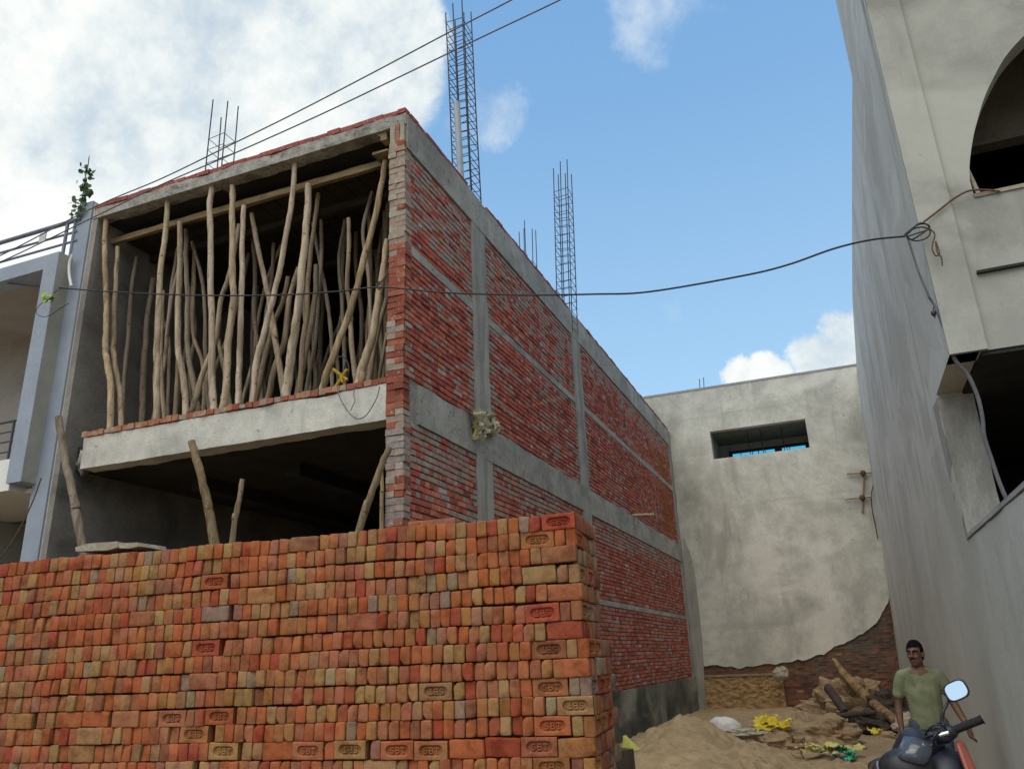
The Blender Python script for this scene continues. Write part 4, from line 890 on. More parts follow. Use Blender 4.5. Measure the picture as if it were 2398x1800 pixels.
# climbing vine on the pilaster head, hanging tendril with lime leaves
def leafmesh(mb, c, s, nrm, seed):
    rnd = random.Random(seed); n = Vector(nrm).normalized(); a = n.orthogonal().normalized(); a = (Matrix.Rotation(rnd.uniform(0, 6.28), 3, n) @ a); b = n.cross(a); c = Vector(c)
    pr = [(0, -.5, 0), (.38, -.36, .06), (.5, .05, .1), (.28, .4, .07), (0, .62, 0), (-.28, .4, .07), (-.5, .05, .1), (-.38, -.36, .06)]
    vs = [c] + [c + (a * x + b * y + n * z) * s for x, y, z in pr]
    mb.add(vs, [(0, i + 1, (i + 1) % 8 + 1) for i in range(8)], None, True)
vn = thing('vine', onY(*A_(515, 850), 7.95), 'dark leafed vine shoot rising above the blue pilaster', 'plant')
st = [onY(*A_(*q), 7.95) for q in ((515, 845), (520, 780), (540, 690), (552, 600), (568, 530), (578, 455))]
MB().tube(dense(st, 5), [.008] * 25 + [.004], 6).build('stem', M['stem'], vn)
mb = MB(); rnd = random.Random(3)
for (x, y, r, n) in ((568, 555, .10, 26), (550, 665, .11, 22), (570, 690, .08, 12), (535, 660, .07, 9), (515, 760, .13, 20), (510, 810, .14, 24), (540, 720, .08, 9), (555, 610, .04, 5)):
    c = onY(*A_(x, y), 7.95)
    for q in range(n): leafmesh(mb, c + np.array([rnd.gauss(0, r * .5), rnd.gauss(0, r * .5), rnd.gauss(0, r * .42)]), .075, (rnd.gauss(0, .7), -1, rnd.gauss(.3, .6)), q + int(x))
mb.build('foliage', M['leaf'], vn)
tn = thing('tendril', onY(*A_(310, 1370), 7.6), 'looped hanging tendril with a lime green leaf tuft by the balcony frame', 'plant')
MB().tube(dense([onY(*A_(*q), 7.6) for q in ((370, 1325), (320, 1370), (250, 1430), (235, 1470), (265, 1495), (320, 1490), (380, 1450), (445, 1410))], 6), .0055, 6).build('stem', M['cable'], tn)
mb = MB()
for q in range(16):
    c = onY(*A_(308, 1370), 7.58); leafmesh(mb, c + np.array([rnd.gauss(0, .075), rnd.gauss(0, .04), rnd.gauss(0, .035)]), .085, (rnd.gauss(0, .6), -1, rnd.gauss(.4, .5)), q)
mb.build('leaf_tuft', M['leaf_lime'], tn)

# ------------------------------------------------------------------ plastered house closing the alley
BY = 26.5
def bk(x, y): p = onY(*dd(x, y), BY); return (p[0], p[2])
bh = thing('plastered_house', (-1.5, 29, 0), 'cream stained plaster house closing the alley, with one long slot window', 'house')
tl, tr = bk(1400, 858), bk(1856, 789)
low = [(1925, 1250), (1918, 1300), (1905, 1322), (1888, 1350), (1862, 1368), (1838, 1383), (1806, 1396), (1780, 1410), (1745, 1419), (1700, 1427), (1650, 1434), (1600, 1440), (1560, 1438), (1515, 1434), (1500, 1432)]
edge = []
for a, b in zip(low[:-1], low[1:]):
    for t in np.linspace(0, 1, 5)[:-1]:
        q = bk(a[0] + (b[0] - a[0]) * t, a[1] + (b[1] - a[1]) * t); j = noise.noise(Vector((q[0] * 4, q[1] * 4, 2))) * .09 + noise.noise(Vector((q[0] * 13, q[1] * 13, 5))) * .05
        edge.append((q[0] + j * .4, q[1] + j))
outer = [(-6.0, tl[1] + .01), (-4.5, tl[1]), (tr[0] + .4, tr[1] + .03)] + [(1.75, edge[0][1])] + edge + [(-4.6, edge[-1][1]), (-6, edge[-1][1])]
hole = [bk(1533, 931), bk(1740, 905), bk(1747, 968), bk(1540, 990)]
zlo, zhi = (hole[2][1] + hole[3][1]) / 2, (hole[0][1] + hole[1][1]) / 2; xl_, xr_ = (hole[0][0] + hole[3][0]) / 2, (hole[1][0] + hole[2][0]) / 2
hole = [(xl_, zhi), (xr_, zhi), (xr_, zlo), (xl_, zlo)]
fixn(plate(outer, [hole], 1, BY - .03, .26).build('plaster_front', M['plaster_back'], bh))
mb = MB(); mb.box((-6, BY - .045, tl[1] - .02), (tr[0] + .4, BY + .3, tl[1] + .05)); mb.build('parapet_top', M['parapet_grey'], bh)
mb = MB(); PB = lambda u, v, w: (u, w, v); z = -.3; i = 0
while z < 3.4:
    x = -4.6 - random.uniform(0, .2)
    while x < 1.9:
        l = .235 * random.uniform(.85, 1.1); c = random.choice([(.24, .10, .06), (.17, .08, .055), (.28, .115, .065), (.14, .085, .06)]); c = lerp(c, (.15, .135, .11), min(.9, max(0, z - .6) * .8) * random.random() + .2)
        brick(mb, PB, x + .004, x + l - .006, z + .005, z + .076, BY + .05, BY + .012 + random.uniform(-.012, .012), (*c[:3], 1), ch=-.006, jit=.006); x += l
    z += .083; i += 1
fixn(mb.build('exposed_brick_base', M['old_brick'], bh, colattr=True))
mb = MB(); mb.box((-6, BY + .03, -.5), (2.2, BY + .22, 3.45)); mb.build('base_core', M['rubble'], bh)
q0, q1 = bk(1517, 1462), bk(1688, 1450); mb = MB(); nX, nZ = 60, 26
gv = [(q0[0] + (q1[0] - q0[0]) * i / nX, BY - .05 - .035 * noise.fractal(Vector((i * .23, j * .37, 3)), 1, 2, 5) - .025 * max(0, noise.noise(Vector((i * .22, j * 1.7, 8)))), -.3 + (q0[1] + .3) * j / nZ + .03 * noise.noise(Vector((i * .2, j * .3, 1)))) for j in range(nZ + 1) for i in range(nX + 1)]
mb.add(gv, [(j * (nX + 1) + i, j * (nX + 1) + i + 1, (j + 1) * (nX + 1) + i + 1, (j + 1) * (nX + 1) + i) for j in range(nZ) for i in range(nX)])
mb.box((q0[0], BY - .03, -.3), (q1[0], BY + .02, q0[1] - .02)); mb.build('mud_mortar_patch', M['mud_rough'], bh)
mb = MB(); mb.box((q0[0] - .1, BY - .09, q0[1] + .01), (q1[0] - .1, BY + .02, q0[1] + .06), .012); mb.build('brick_ledge', M['rubble'], bh)
# recess behind the slot: dark soffit, tinted panes at its back
RD = 2.2
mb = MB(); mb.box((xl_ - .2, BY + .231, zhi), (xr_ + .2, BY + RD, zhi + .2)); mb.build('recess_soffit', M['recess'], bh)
mb = MB(); mb.box((xl_ - .2, BY + .231, zlo - .2), (xr_ + .2, BY + RD, zlo - .002)); mb.build('recess_floor', M['plaster_back'], bh)
mb = MB(); mb.box((xl_ - .2, BY + .231, zlo), (xl_, BY + RD, zhi)); mb.build('recess_cheek', M['plaster_front'], bh); mb = MB(); mb.box((xr_, BY + .231, zlo), (xr_ + .2, BY + RD, zhi)); mb.build('recess_cheek', M['plaster_front'], bh)
def wq(x, y): p = onY(1400 + x / 2.765, 600 + y / 2.765, BY + RD); return (p[0], p[2])
wb, wt2 = wq(870, 1300), wq(870, 1265); w1a, w1b = wq(872, 1283)[0], wq(1145, 1255)[0]; w2a, w2b = wq(1192, 1245)[0], wq(1345, 1230)[0]
zp1 = wq(1000, 1262)[1]; zp0 = zlo - .01; yR = BY + RD
mb = MB(); plate([(xl_ - .2, zlo - .2), (xr_ + .2, zlo - .2), (xr_ + .2, zhi + .2), (xl_ - .2, zhi + .2)], [[(w1a - .12, zp0), (w2b + .1, zp0), (w2b + .1, zp1 + .09), (w1a - .12, zp1 + .09)]], 1, yR, .12, mb); fixn(mb.build('recess_back', M['plaster_front'], bh))
wf = MB(); plate([(w1a - .12, zp0), (w2b + .1, zp0), (w2b + .1, zp1 + .09), (w1a - .12, zp1 + .09)], [[(w1a, zp0 + .02), (w1b, zp0 + .02), (w1b, zp1), (w1a, zp1)], [(w2a, zp0 + .02), (w2b, zp0 + .02), (w2b, zp1), (w2a, zp1)]], 1, yR - .02, .1, wf)
wfo = fixn(wf.build('window', M['window_frame'], bh))
for (a, b, ds) in ((w1a, w1b, (.2, .48, .62, .78)), (w2a, w2b, (.22, .33))):
    mb = MB(); mb.box((a, yR + .03, zp0 + .02), (b, yR + .036, zp1)); mb.build('pane', M['cyan_glass'], wfo)
    mb = MB()
    for t in ds: mb.box((a + (b - a) * t - .012, yR - .01, zp0 + .02), (a + (b - a) * t + .012, yR + .028, zp1))
    mb.build('mullion', M['window_frame'], wfo)
for xx in (.38, .52, .74):
    mb = MB(); X_ = xl_ + (xr_ - xl_) * xx; mb.tube([(X_, BY + .5, zhi), (X_ + .01, BY + .5, zlo)], .012, 6); mb.build('hanging_rod', M['room_dark'], bh)
for (x, y0, y1) in ((1510, 836, 815), (1519, 834, 812)):
    a, b = bk(x, y0 + 4), bk(x, y1 + 8); mb = MB(); mb.tube([(a[0], BY + .1, a[1] - .05), (b[0], BY + .1, b[1] + .12)], .014, 6); mb.build('roof_bar', M['steel'], bh)
# bamboo bracket on the plaster
bb = thing('bamboo_bracket', onY(*R3(250, 1140), BY - .1), 'ladder-like bamboo bracket fixed to the cream plaster by the grey wall', 'bracket')
for nm, a, b, dy in (('cross_bar', (172, 1054), (312, 1048), -.05), ('cross_bar', (162, 1179), (292, 1166), -.05), ('upright', (252, 1040), (247, 1242), 0)):
    MB().tube(dense([onY(*R3(*a), BY - .09 + dy), onY(*R3(*b), BY - .09 + dy)], 4), .032, 8, .2).build(nm, M['bamboo'], bb)
for (a) in ((251, 1053), (248, 1172)): MB().blob(onY(*R3(*a), BY - .16), (.09, .06, .09), 10, 8, .3, 3).build('lashing', M['rope'], bb)
tag(MB().tube(dense([onY(*R3(*a), BY - .12) for a in ((310, 1050), (303, 1100), (291, 1165), (297, 1240), (312, 1310), (322, 1370))], 5), .014, 6).build('wall_wire', M['cable']), 'thin dark wire dangling from the bamboo bracket', 'wire')
p = onX(*dd(1369, 1111), -4.46); q = onY(*dd(1412, 1111), p[1])
tag(MB().tube(dense([p - np.array((.3, 0, 0)), (p + q) / 2, q], 4), .035, 8, .2).build('putlog', M['bamboo']), 'short bamboo stick poking straight out of the brick side wall', 'stick')

# ------------------------------------------------------------------ the grey plastered building on the right
rb = thing('grey_building', (3.5, 14, 0), 'bare grey plastered building on the right with an arched opening', 'building')
def XA(Y, z): return 1.33 + .43 * max(0, (Y - 8) / 18.5) * max(0, z) / 10 - .05 * max(0, (Y - 8) / 18.5)
def onA(px, py):
    X = 1.45
    for _ in range(30): P = onX(px, py, X); X = .5 * X + .5 * XA(P[1], P[2])
    return (P[1], P[2])
f1, f2, f3 = onA(1996, 184), onA(1996, 700), onA(2006, 855)
outl = [(9.3, -.3), (9.3, 4.2), (8.0, 4.2), (8.0, 16), (f1[0], 16), f1, f2, (26.46, f3[1]), (26.46, -.3)]
den = []
for a, b in zip(outl, outl[1:] + outl[:1]):
    n = max(1, int(math.hypot(a[0] - b[0], a[1] - b[1]) / 1.2))
    for t in range(n): den.append((a[0] + (b[0] - a[0]) * t / n, a[1] + (b[1] - a[1]) * t / n))
pm = plate(den, [], 0, 0.0, .25); pm.v = [(x + XA(y, z), y, z) for x, y, z in pm.v]
fixn(pm.build('side_wall', M['plaster_side'], rb))
arch_px = [(905, 1100), (880, 1000), (880, 900), (900, 760), (930, 640), (970, 520), (1050, 360), (1110, 275), (1181, 200)]
ap = [onY(*R4(*q), 8.0) for q in arch_px]; ap = [(q[0], q[2]) for q in ap]
xa = ap[1][0]; ap[0] = (xa + .0, ap[0][1]); zs = ap[0][1]
xc = ap[-1][0] + .62; apex = (xc, ap[-1][1] + .36)
half = [ap[0]] + [tuple(q) for q in np.array(dense([np.array((*q, 0)) for q in ap[1:] + [((ap[-1][0] + xc) / 2, ap[-1][1] + .24), apex]], 4))[:, :2]]
arch = half + [(2 * xc - q[0], q[1]) for q in half[::-1][1:]]
o = plate([(1.332, 4.2), (6.5, 4.2), (6.5, 16), (1.332, 16)], [arch], 1, 8.0, .28); o.v = [(x + (.248 if False else 0), y, z) for x, y, z in o.v]
fixn(o.build('front_wall', M['plaster_front'], rb))
xp = onY(*R4(640, 600), 7.955)[0]
mb = MB(); mb.box((1.327, 7.95, 4.198), (xp, 7.998, 16)); mb.build('corner_pilaster', M['plaster_front'], rb)
p, q = onY(*R4(920, 1512), 7.97), onY(*R4(1181, 1467), 7.97)
mb = MB(); mb.box((p[0], 7.955, p[2] - .012), (6.4, 7.998, p[2] + .012), .003); mb.build('wall_ledge', M['slab_dark'], rb)
mb = MB(); mb.tube([(xa + .02, 8.1, zs + .42), (xa + .05, 8.02, zs + .02)], .022, 6); mb.box((xa, 7.985, zs - .002), (2 * xc - xa, 8.2, zs + .04), .004); mb.build('sill_batten', M['board_grey'], rb)
mb = MB(); mb.box((1.6, 8.02, 4.16), (6.5, 14, 4.30)); mb.build('floor_slab', M['slab_dark'], rb)
mb = MB(); mb.box((1.6, 13.9, -.2), (7.5, 14.1, 9.74)); mb.build('room_back', M['room_dark'], rb)
mb = MB(); mb.box((7.4, 8.28, -.2), (7.6, 13.89, 9.74)); mb.box((6.5, 8.0, -.2), (7.6, 8.28, 16)); mb.build('room_side', M['room_dark'], rb)
p = onY(*R4(900, 815), 9.6); mb = MB(); mb.box((1.6, 9.6, p[2]), (7.4, 9.8, 9.7)); mb.build('inner_lintel', M['inner_wall'], rb)
mb = MB(); mb.box((1.6, 8.29, 9.6), (7.4, 14, 9.75)); mb.build('upper_ceiling', M['slab_dark'], rb)
cr = onY(*R3(795, 700), 9.3)[0]
mb = MB(); rough_box((1.336, 9.29, -.3), (cr, 9.7, 4.16), 30, .01, 6.6, mb); fixn(mb.build('column', M['conc_side'], rb))
zp = 1.65 + (3.13 - 1.65) * 1.33 / 2
mb = MB(); rough_box((1.322, 3.4, -.3), (1.47, 9.98, zp), 30, .006, 7.7, mb); fixn(mb.build('veranda_wall', M['plaster_side'], rb))
mb = MB(); mb.box((1.312, 3.4, zp + .008), (1.485, 9.29, zp + .05), .005); mb.build('veranda_coping', M['parapet_grey'], rb)
mb = MB(); mb.box((1.48, 3.4, 1.5), (7.4, 13.9, 1.6)); mb.build('veranda_floor', M['slab_dark'], rb)

# ------------------------------------------------------------------ wires and ropes
def wire(name, pts, rad, material, label, cat, n=8, sides=8):
    return tag(MB().tube(dense(pts, n), rad, sides).build(name, material), label, cat)
w1 = [(-180, 628), (0, 552), (200, 449), (350, 385), (500, 312), (640, 243), (800, 160), (970, 70), (1105, 0), (1290, -100)]
w2 = [(-180, 640), (0, 566), (200, 470), (350, 398), (520, 325), (700, 244), (880, 158), (1050, 76), (1210, 0), (1390, -90)]
wire('power_line', [onY(*dd(*p), 7.0) for p in w1], .0088, M['cable_grey'], 'upper of two grey power lines crossing the sky above the roof', 'power line')
wire('power_line', [onY(*dd(*p), 7.0) for p in w2], .0088, M['cable_grey'], 'lower of two grey power lines crossing the sky above the roof', 'power line')
w3 = [(-150, 598), (0, 610), (200, 627), (400, 637), (600, 637), (730, 629), (822, 620), (950, 631), (1050, 635), (1150, 637), (1280, 635), (1400, 630), (1600, 596), (1700, 572), (1800, 537), (1880, 518), (1955, 510)]
wire('black_cable', [onY(*dd(*p), 7.86) for p in w3], .0105, M['cable'], 'black cable sagging from the house front to the grey building corner', 'cable')
tag(MB().tube(dense([onY(*B_(*p), 7.93) for p in ((780, 1290), (800, 1270), (812, 1300), (795, 1320), (782, 1300), (800, 1285), (830, 1245), (855, 1205))], 5), .012, 6).build('cable_tie', M['rope']), 'brown cord tying the black cable to the leaning pole', 'cord')
kn = thing('cable_knot', onY(*R4(600, 1290), 7.88), 'tangled coil of cable and cord at the grey building corner', 'coil')
lp = [(515, 1308), (540, 1285), (590, 1250), (640, 1245), (650, 1270), (610, 1300), (560, 1330), (530, 1312), (560, 1275), (620, 1262), (660, 1285), (640, 1322), (580, 1338), (535, 1318), (575, 1300), (640, 1278), (655, 1255), (600, 1240), (545, 1290), (520, 1310)]
MB().tube(dense([onY(*R4(*p), 7.88 - .012 * (i % 3)) for i, p in enumerate(lp)], 5), .008, 6).build('coil', M['cable'], kn)
MB().tube(dense([onY(*R4(*p), 7.87) for p in ((650, 1265), (685, 1300), (675, 1350), (672, 1385), (690, 1420), (712, 1410), (705, 1380), (690, 1340), (700, 1400), (722, 1430), (728, 1475))], 5), .007, 6).build('cord_end', M['rope'], kn)
wire('tie_cord', [onY(*R4(*p), y) for p, y in (((615, 1240), 7.9), ((700, 1175), 7.92), ((790, 1105), 7.92), ((870, 1062), 7.93), ((950, 1055), 7.96), ((1050, 1062), 7.97))], .010, M['rope'], 'brown cord stretched from the cable coil to the arch sill', 'cord')
w4 = [R4(535, 1320), R4(560, 1400), R4(600, 1520), R4(655, 1650), R3(570, 195), R3(610, 260), R3(645, 345), R3(675, 440), R3(695, 495), R3(725, 535), R3(760, 575), R3(792, 640), R3(815, 705), R3(832, 790), R3(838, 860), R3(850, 910), R3(875, 985), R3(905, 1075), R3(935, 1150), R3(955, 1192)]
wire('hanging_cable', [onY(*p, 7.88 + .02 * i) for i, p in enumerate(w4)], [.010] * 40 + [.019] * (19 * 8 + 1 - 40), M['cable_grey'], 'grey cable hanging from the coil past the dark lower opening', 'cable')
tag(MB().tube(dense([onY(*R3(*p), 7.99) for p in ((597, 240), (592, 270), (602, 300))], 4), [.006] * 4 + [.022] * 3 + [.006] * 2, 6).build('wire_clip', M['black_plastic']), 'small black clip dangling under the hanging grey cable', 'clip')
wire('stay_wire', [onY(*C_(*p), 7.7) for p in ((292, 960), (230, 1130), (140, 1320), (60, 1450), (0, 1530), (-60, 1620))], .009, M['rope'], 'thin brown stay wire slanting down from the balcony frame', 'wire')
for (pts, lab) in (([(668, 1000), (640, 1120), (590, 1330), (545, 1560)], 'thin cord slanting down inside the left end of the first floor'), ([(660, 1180), (640, 1400), (618, 1570)], 'short cord hanging straight beside the slanting one')):
    wire('cord', [onY(*A_(*p), 8.3) for p in pts], .006, M['rope'], lab, 'cord', 4, 5)
wire('wire_loop', [onY(*E_(*p), 7.93) for p in ((525, 560), (535, 620), (575, 700), (620, 755), (665, 775), (710, 755), (755, 690), (785, 630), (800, 565))], .007, M['cable_grey'], 'thin wire loop drooping over the pale concrete beam', 'wire')
wire('wire_end', [onY(*E_(*p), 7.94) for p in ((640, 575), (632, 620), (640, 660), (622, 700), (612, 725))], .006, M['cable_grey'], 'short kinked wire hanging inside the drooping loop', 'wire')
rw = thing('rope_reel', onY(*E_(555, 540), 8.05), 'yellow crossed rope reel with a black cable ring on the brick sill', 'reel')
for nm, a, b in (('arm', (500, 455), (590, 525)), ('arm', (590, 455), (520, 560)), ('arm', (545, 480), (560, 540))):
    MB().tube(dense([onY(*E_(*a), 8.04), onY(*E_(*b), 8.06)], 4), .022, 7, .3).build(nm, M['yellow_rope'], rw)
MB().tube(dense([onY(*E_(*p), 8.05) for p in ((520, 560), (500, 575), (470, 590))], 3), .015, 6, .3).build('rope_end', M['yellow_rope'], rw)
MB().tube(dense([onY(*E_(*p), 8.1) for p in ((530, 375), (570, 378), (595, 420), (600, 470), (585, 530), (570, 480), (580, 410))], 5), .012, 6).build('cable_ring', M['cable'], rw)
# torn sack hanging on the first column
mb = MB(); c0 = onX(*dd(1046, 915), -4.40)
def crumple(mb, o, a, b, n, amp, seed, fq=2.2, m=11):
    o, a, b, n = [np.array(q, float) for q in (o, a, b, n)]; vs = []
    for j in range(m):
        for i in range(m):
            u, v = i / (m - 1) - .5, j / (m - 1) - .5; e = 1 + .35 * noise.noise(Vector((u * 5, v * 5, seed)))
            vs.append(o + a * u * e + b * v * e + n * amp * (noise.fractal(Vector((u * fq, v * fq, seed * 3.1)), 1, 2, 4) + .5 * abs(noise.noise(Vector((u * 6 + seed, v * 6, 2))))))
    mb.add(vs, [(j * m + i, j * m + i + 1, (j + 1) * m + i + 1, (j + 1) * m + i) for j in range(m - 1) for i in range(m - 1)])
for q, (x, y, w_, h_) in enumerate(((1034, 905, .42, .26), (1052, 915, .38, .34), (1036, 921, .30, .36), (1060, 928, .26, .40), (1046, 900, .46, .18))):
    crumple(mb, onX(*dd(x, y), -4.40 - .015 * q), (0, w_, .05), (.05, .06 * (q - 2), h_), (1, .1, .1), .13, q + 1)
tag(mb.build('torn_sack', M['sack_jute']), 'torn pale cement sack caught on the first grey side column', 'sack')
tag(MB().tube(dense([onX(*dd(*p), -4.40) for p in ((1024, 915), (1026, 930), (1022, 945))], 4), .014, 5, .4).build('rope_end', M['yellow_rope']), 'frayed yellow rope end below the torn sack', 'rope')

# ------------------------------------------------------------------ sand, rubble and litter in the alley
def sand_h(x, y):
    r1 = math.hypot((x + 2.50) / (1.28 if x > -2.5 else 1.35), (y - 13.0) / 2.6)
    h = .80 * max(0, 1 - r1) ** .85 if r1 < 1 else 0
    r2 = math.hypot((x + 2.1) / 1.7, (y - 10.6) / 2.6); h = max(h, .50 * max(0, 1 - r2 * r2))
    r3 = math.hypot((x + 1.45) / .95, (y - 12.3) / 2.2); h = max(h, .40 * max(0, 1 - r3 * r3))
    r4 = math.hypot((x + .4) / 1.1, (y - 12.0) / 1.8); h = max(h, .16 * max(0, 1 - r4 * r4))
    lump = noise.fractal(Vector((x * 1.6, y * 1.3, 2)), 1, 2, 5)
    return h + (.10 * lump + .07 * abs(noise.noise(Vector((x * 4.5, y * 3.2, 4)))) + .05 * noise.noise(Vector((x * 10, y * 7, 4))) - .05 * max(0, noise.noise(Vector((x * 5.5, y * 4.5, 14))) - .25)) * min(1, h * 6)
X_ = np.linspace(-4.4, 1.0, 180); Y_ = np.linspace(7.6, 15.8, 200); mb = MB()
mb.add([(x, y, sand_h(x, y) - .02 + (0 if sand_h(x, y) > .02 else -.08)) for y in Y_ for x in X_], [(j * 180 + i, j * 180 + i + 1, (j + 1) * 180 + i + 1, (j + 1) * 180 + i) for j in range(199) for i in range(179)], None, True)
tag(mb.build('sand_heap', M['sand']), 'heap of lumpy damp sand between the brick stack and the alley', 'sand heap')
def rock(name, ctr, rad, label, cat, material, seed, amp=.5, flat=None, group=None, rot=0, smooth=False, fq=1.6):
    mb = MB(); mb.blob((0, 0, 0), rad, 48, 32, amp, fq, seed, flat, smooth=smooth)
    c, s = math.cos(rot), math.sin(rot); mb.v = [(v[0] * c - v[1] * s + ctr[0], v[0] * s + v[1] * c + ctr[1], v[2] + ctr[2]) for v in mb.v]
    return tag(mb.build(name, material), label, cat, group)
p = onY(*R7(1790, 1110), 16.4); rock('earth_block', (p[0], 16.4, .12), (.85, .55, .42), 'big flat-topped block of mud and old brick in the alley', 'rubble block', M['rubble'], 3, .35, fq=2.2)
p = onY(*R7(1480, 1150), 15.8); rock('earth_block', (p[0], 15.6, .05), (.62, .45, .27), 'lower crumbling mud block under the yellow sheet', 'rubble block', M['rubble'], 9, .5)
mb = MB(); cs = onY(*R7(1100, 1105), 15.0)
mb.blob((cs[0] - .02, 15.0, cs[2] - .06), (.30, .24, .21), 26, 18, .18, 1.6, 4); mb.blob((cs[0] + .30, 14.95, cs[2] - .13), (.25, .15, .07), 22, 12, .25, 2, 6)
tag(mb.build('white_sack', M['sack_white']), 'white woven sack slumped behind the sand heap', 'sack')
p = onY(*R7(1270, 1165), 14.8); rock('stone_slab', (p[0], 14.8, p[2]), (.34, .2, .07), 'flat grey stone slab sticking out beside the white sack', 'stone', M['stone'], 12, .35)
mb = MB(); p = onY(*R7(1480, 1055), 15.6)
for q, (dx, dz, rx, rz) in enumerate(((-.08, 0, .17, .12), (.12, -.02, .17, .07), (.0, .04, .12, .09))): crumple(mb, (p[0] + dx, 15.6 + .05 * q, p[2] + dz - .04), (rx * 2.4, 0, 0), (0, .35, rz * 1.2), (0, -.4, 1), .10, q + 20)
tag(mb.build('yellow_sheet', M['yellow']), 'crumpled yellow plastic sheet lying on the mud block', 'plastic sheet')
def litter(name, R, pts, label, material, seed, n=7, s=.13, Y=14.2):
    mb = MB(); rnd = random.Random(seed)
    for (x, y, w) in pts:
        for q in range(n):
            c = onY(*R(x, y), Y) + np.array((rnd.gauss(0, w), rnd.gauss(0, .12), rnd.gauss(0, .025))); m = 7
            a = rnd.uniform(0, 6.28); e = np.array((math.cos(a), math.sin(a), rnd.uniform(-.3, .3))); f = np.array((-math.sin(a), math.cos(a), rnd.uniform(-.3, .3)))
            g_ = [c + e * s * (i / m - .5) * 2 + f * s * .5 * (j - 1) + np.array((0, 0, .05 * noise.noise(Vector((i * .9 + q * 9, j * 1.1, seed))))) for j in range(3) for i in range(m)]
            mb.add(g_, [(j * m + i, j * m + i + 1, (j + 1) * m + i + 1, (j + 1) * m + i) for j in range(2) for i in range(m - 1)])
    return tag(mb.build(name, material), label, 'litter')
litter('lime_sheet', R7, [(1910, 1300, .10), (2020, 1275, .14), (2120, 1310, .12)], 'torn lime yellow plastic spread on the earth, right of the sand', M['lime'], 5)
litter('green_bag', R7, [(2080, 1310, .04), (2120, 1340, .06), (2170, 1370, .08)], 'small bright green plastic bag on the lime sheet', M['green'], 8, 5, .08, 13.95)
litter('yellow_scrap', R8, [(625, 1290, .03)], 'single yellow scrap at the foot of the leaning log', M['yellow'], 11, 3, .11, 14.5)
rnd = random.Random(5)
for q in range(58):
    x, y = rnd.uniform(-1.8, .9), rnd.uniform(14.2, 25); s = rnd.uniform(.04, .12)
    mb = MB(); mb.blob((x, y, gz(x, y) + s * .2), (s * rnd.uniform(.8, 1.6), s, s * rnd.uniform(.5, .9)), 9, 6, .5, 1.5, q, smooth=False)
    o = mb.build('clod', rnd.choice([M['rubble'], M['rubble'], M['earth']])); tag(o, 'small clod or stone lying on the alley floor', 'clod', 'clods scattered over the alley floor')
p = onY(*R7(1580, 650), 26.0); rock('mortar_lump', p, (.22, .12, .19), 'pale yellow mortar lump at the end of the brick ledge', 'lump', M['stone'], 22, .3)
p = onY(*R8(330, 1010), 23.0); rock('rubble_mound', (p[0], 23, p[2] - .25), (.95, .7, .72), 'pale rubble mound against the back wall behind the dark post', 'rubble', M['rubble'], 31, .45, fq=3.0)
p = onY(*R8(560, 1210), 18.5); rock('debris_pile', (p[0] + .1, 18.5, -.05), (1.0, .6, .42), 'dark debris pile under the leaning log', 'rubble', M['log_dark'], 35, .6, fq=3)
p = onY(*R8(820, 1100), 20.0); rock('debris_pile', (p[0] - .1, 20.2, .35), (.45, .45, .40), 'dark heap standing for the dark opening behind the lower end of the leaning log', 'rubble', M['log_dark'], 38, .4)  # dark heap built in place of the dark opening there
p = onY(*R8(920, 1230), 14.0); rock('stone', (p[0], 14, p[2]), (.2, .14, .16), 'pale stone beside the man’s hip', 'stone', M['stone'], 41, .4)
a, b, c, d = onY(*R8(222, 600), 23.5), onY(*R8(330, 745), 22.6), onY(*R8(560, 985), 20.6), onY(*R8(840, 1215), 17.5)
tag(MB().tube(dense([a, b, c, d], 8), list(np.interp(range(25), [0, 5, 8, 10, 24], [.065, .08, .085, .115, .10])), 14, .35, seed=3).build('leaning_log', M['log']), 'thick ochre log leaning against the back wall, orange at its top', 'log')
a, b = onY(*R8(160, 865), 19.5), onY(*R8(335, 1115), 18.6)
tag(MB().tube(dense([a, b], 8), .09, 10, .2, seed=5).build('dark_post', M['log_dark']), 'short dark post tilted left of the ochre log', 'post')
a, b = onY(*R8(205, 1150), 18.4), onY(*R8(625, 1108), 18.2)
tag(MB().tube(dense([a, b], 8), .055, 10, .2, seed=6).build('dark_beam', M['log_dark']), 'thin dark beam lying across below the ochre log', 'beam')
mb = MB(); p = onY(*R6(1575, 1540), 7.6); q = [onY(*R6(*v), 7.6) for v in ((1562, 1475), (1610, 1560), (1545, 1600), (1560, 1550))]
mb.add([q[0], q[1], q[2], q[3], q[0] + (0, .1, 0), q[1] + (.05, .14, 0), q[2] + (0, .12, 0)], [(0, 1, 2, 3), (4, 6, 5), (0, 4, 5, 1), (1, 5, 6, 2), (0, 3, 2, 6, 4)])
tag(mb.build('yellow_flap', M['lime']), 'pointed yellow plastic flap sticking up beside the stack corner', 'plastic scrap')
mb = MB(); c = onY(*R6(1575, 1600), 7.3); mb.box(c - np.array((.06, .1, .5)), c + np.array((.06, .1, .07)), .01); tag(mb.build('timber_stub', M['log_dark']), 'dark timber stub standing at the foot of the stack corner', 'timber')

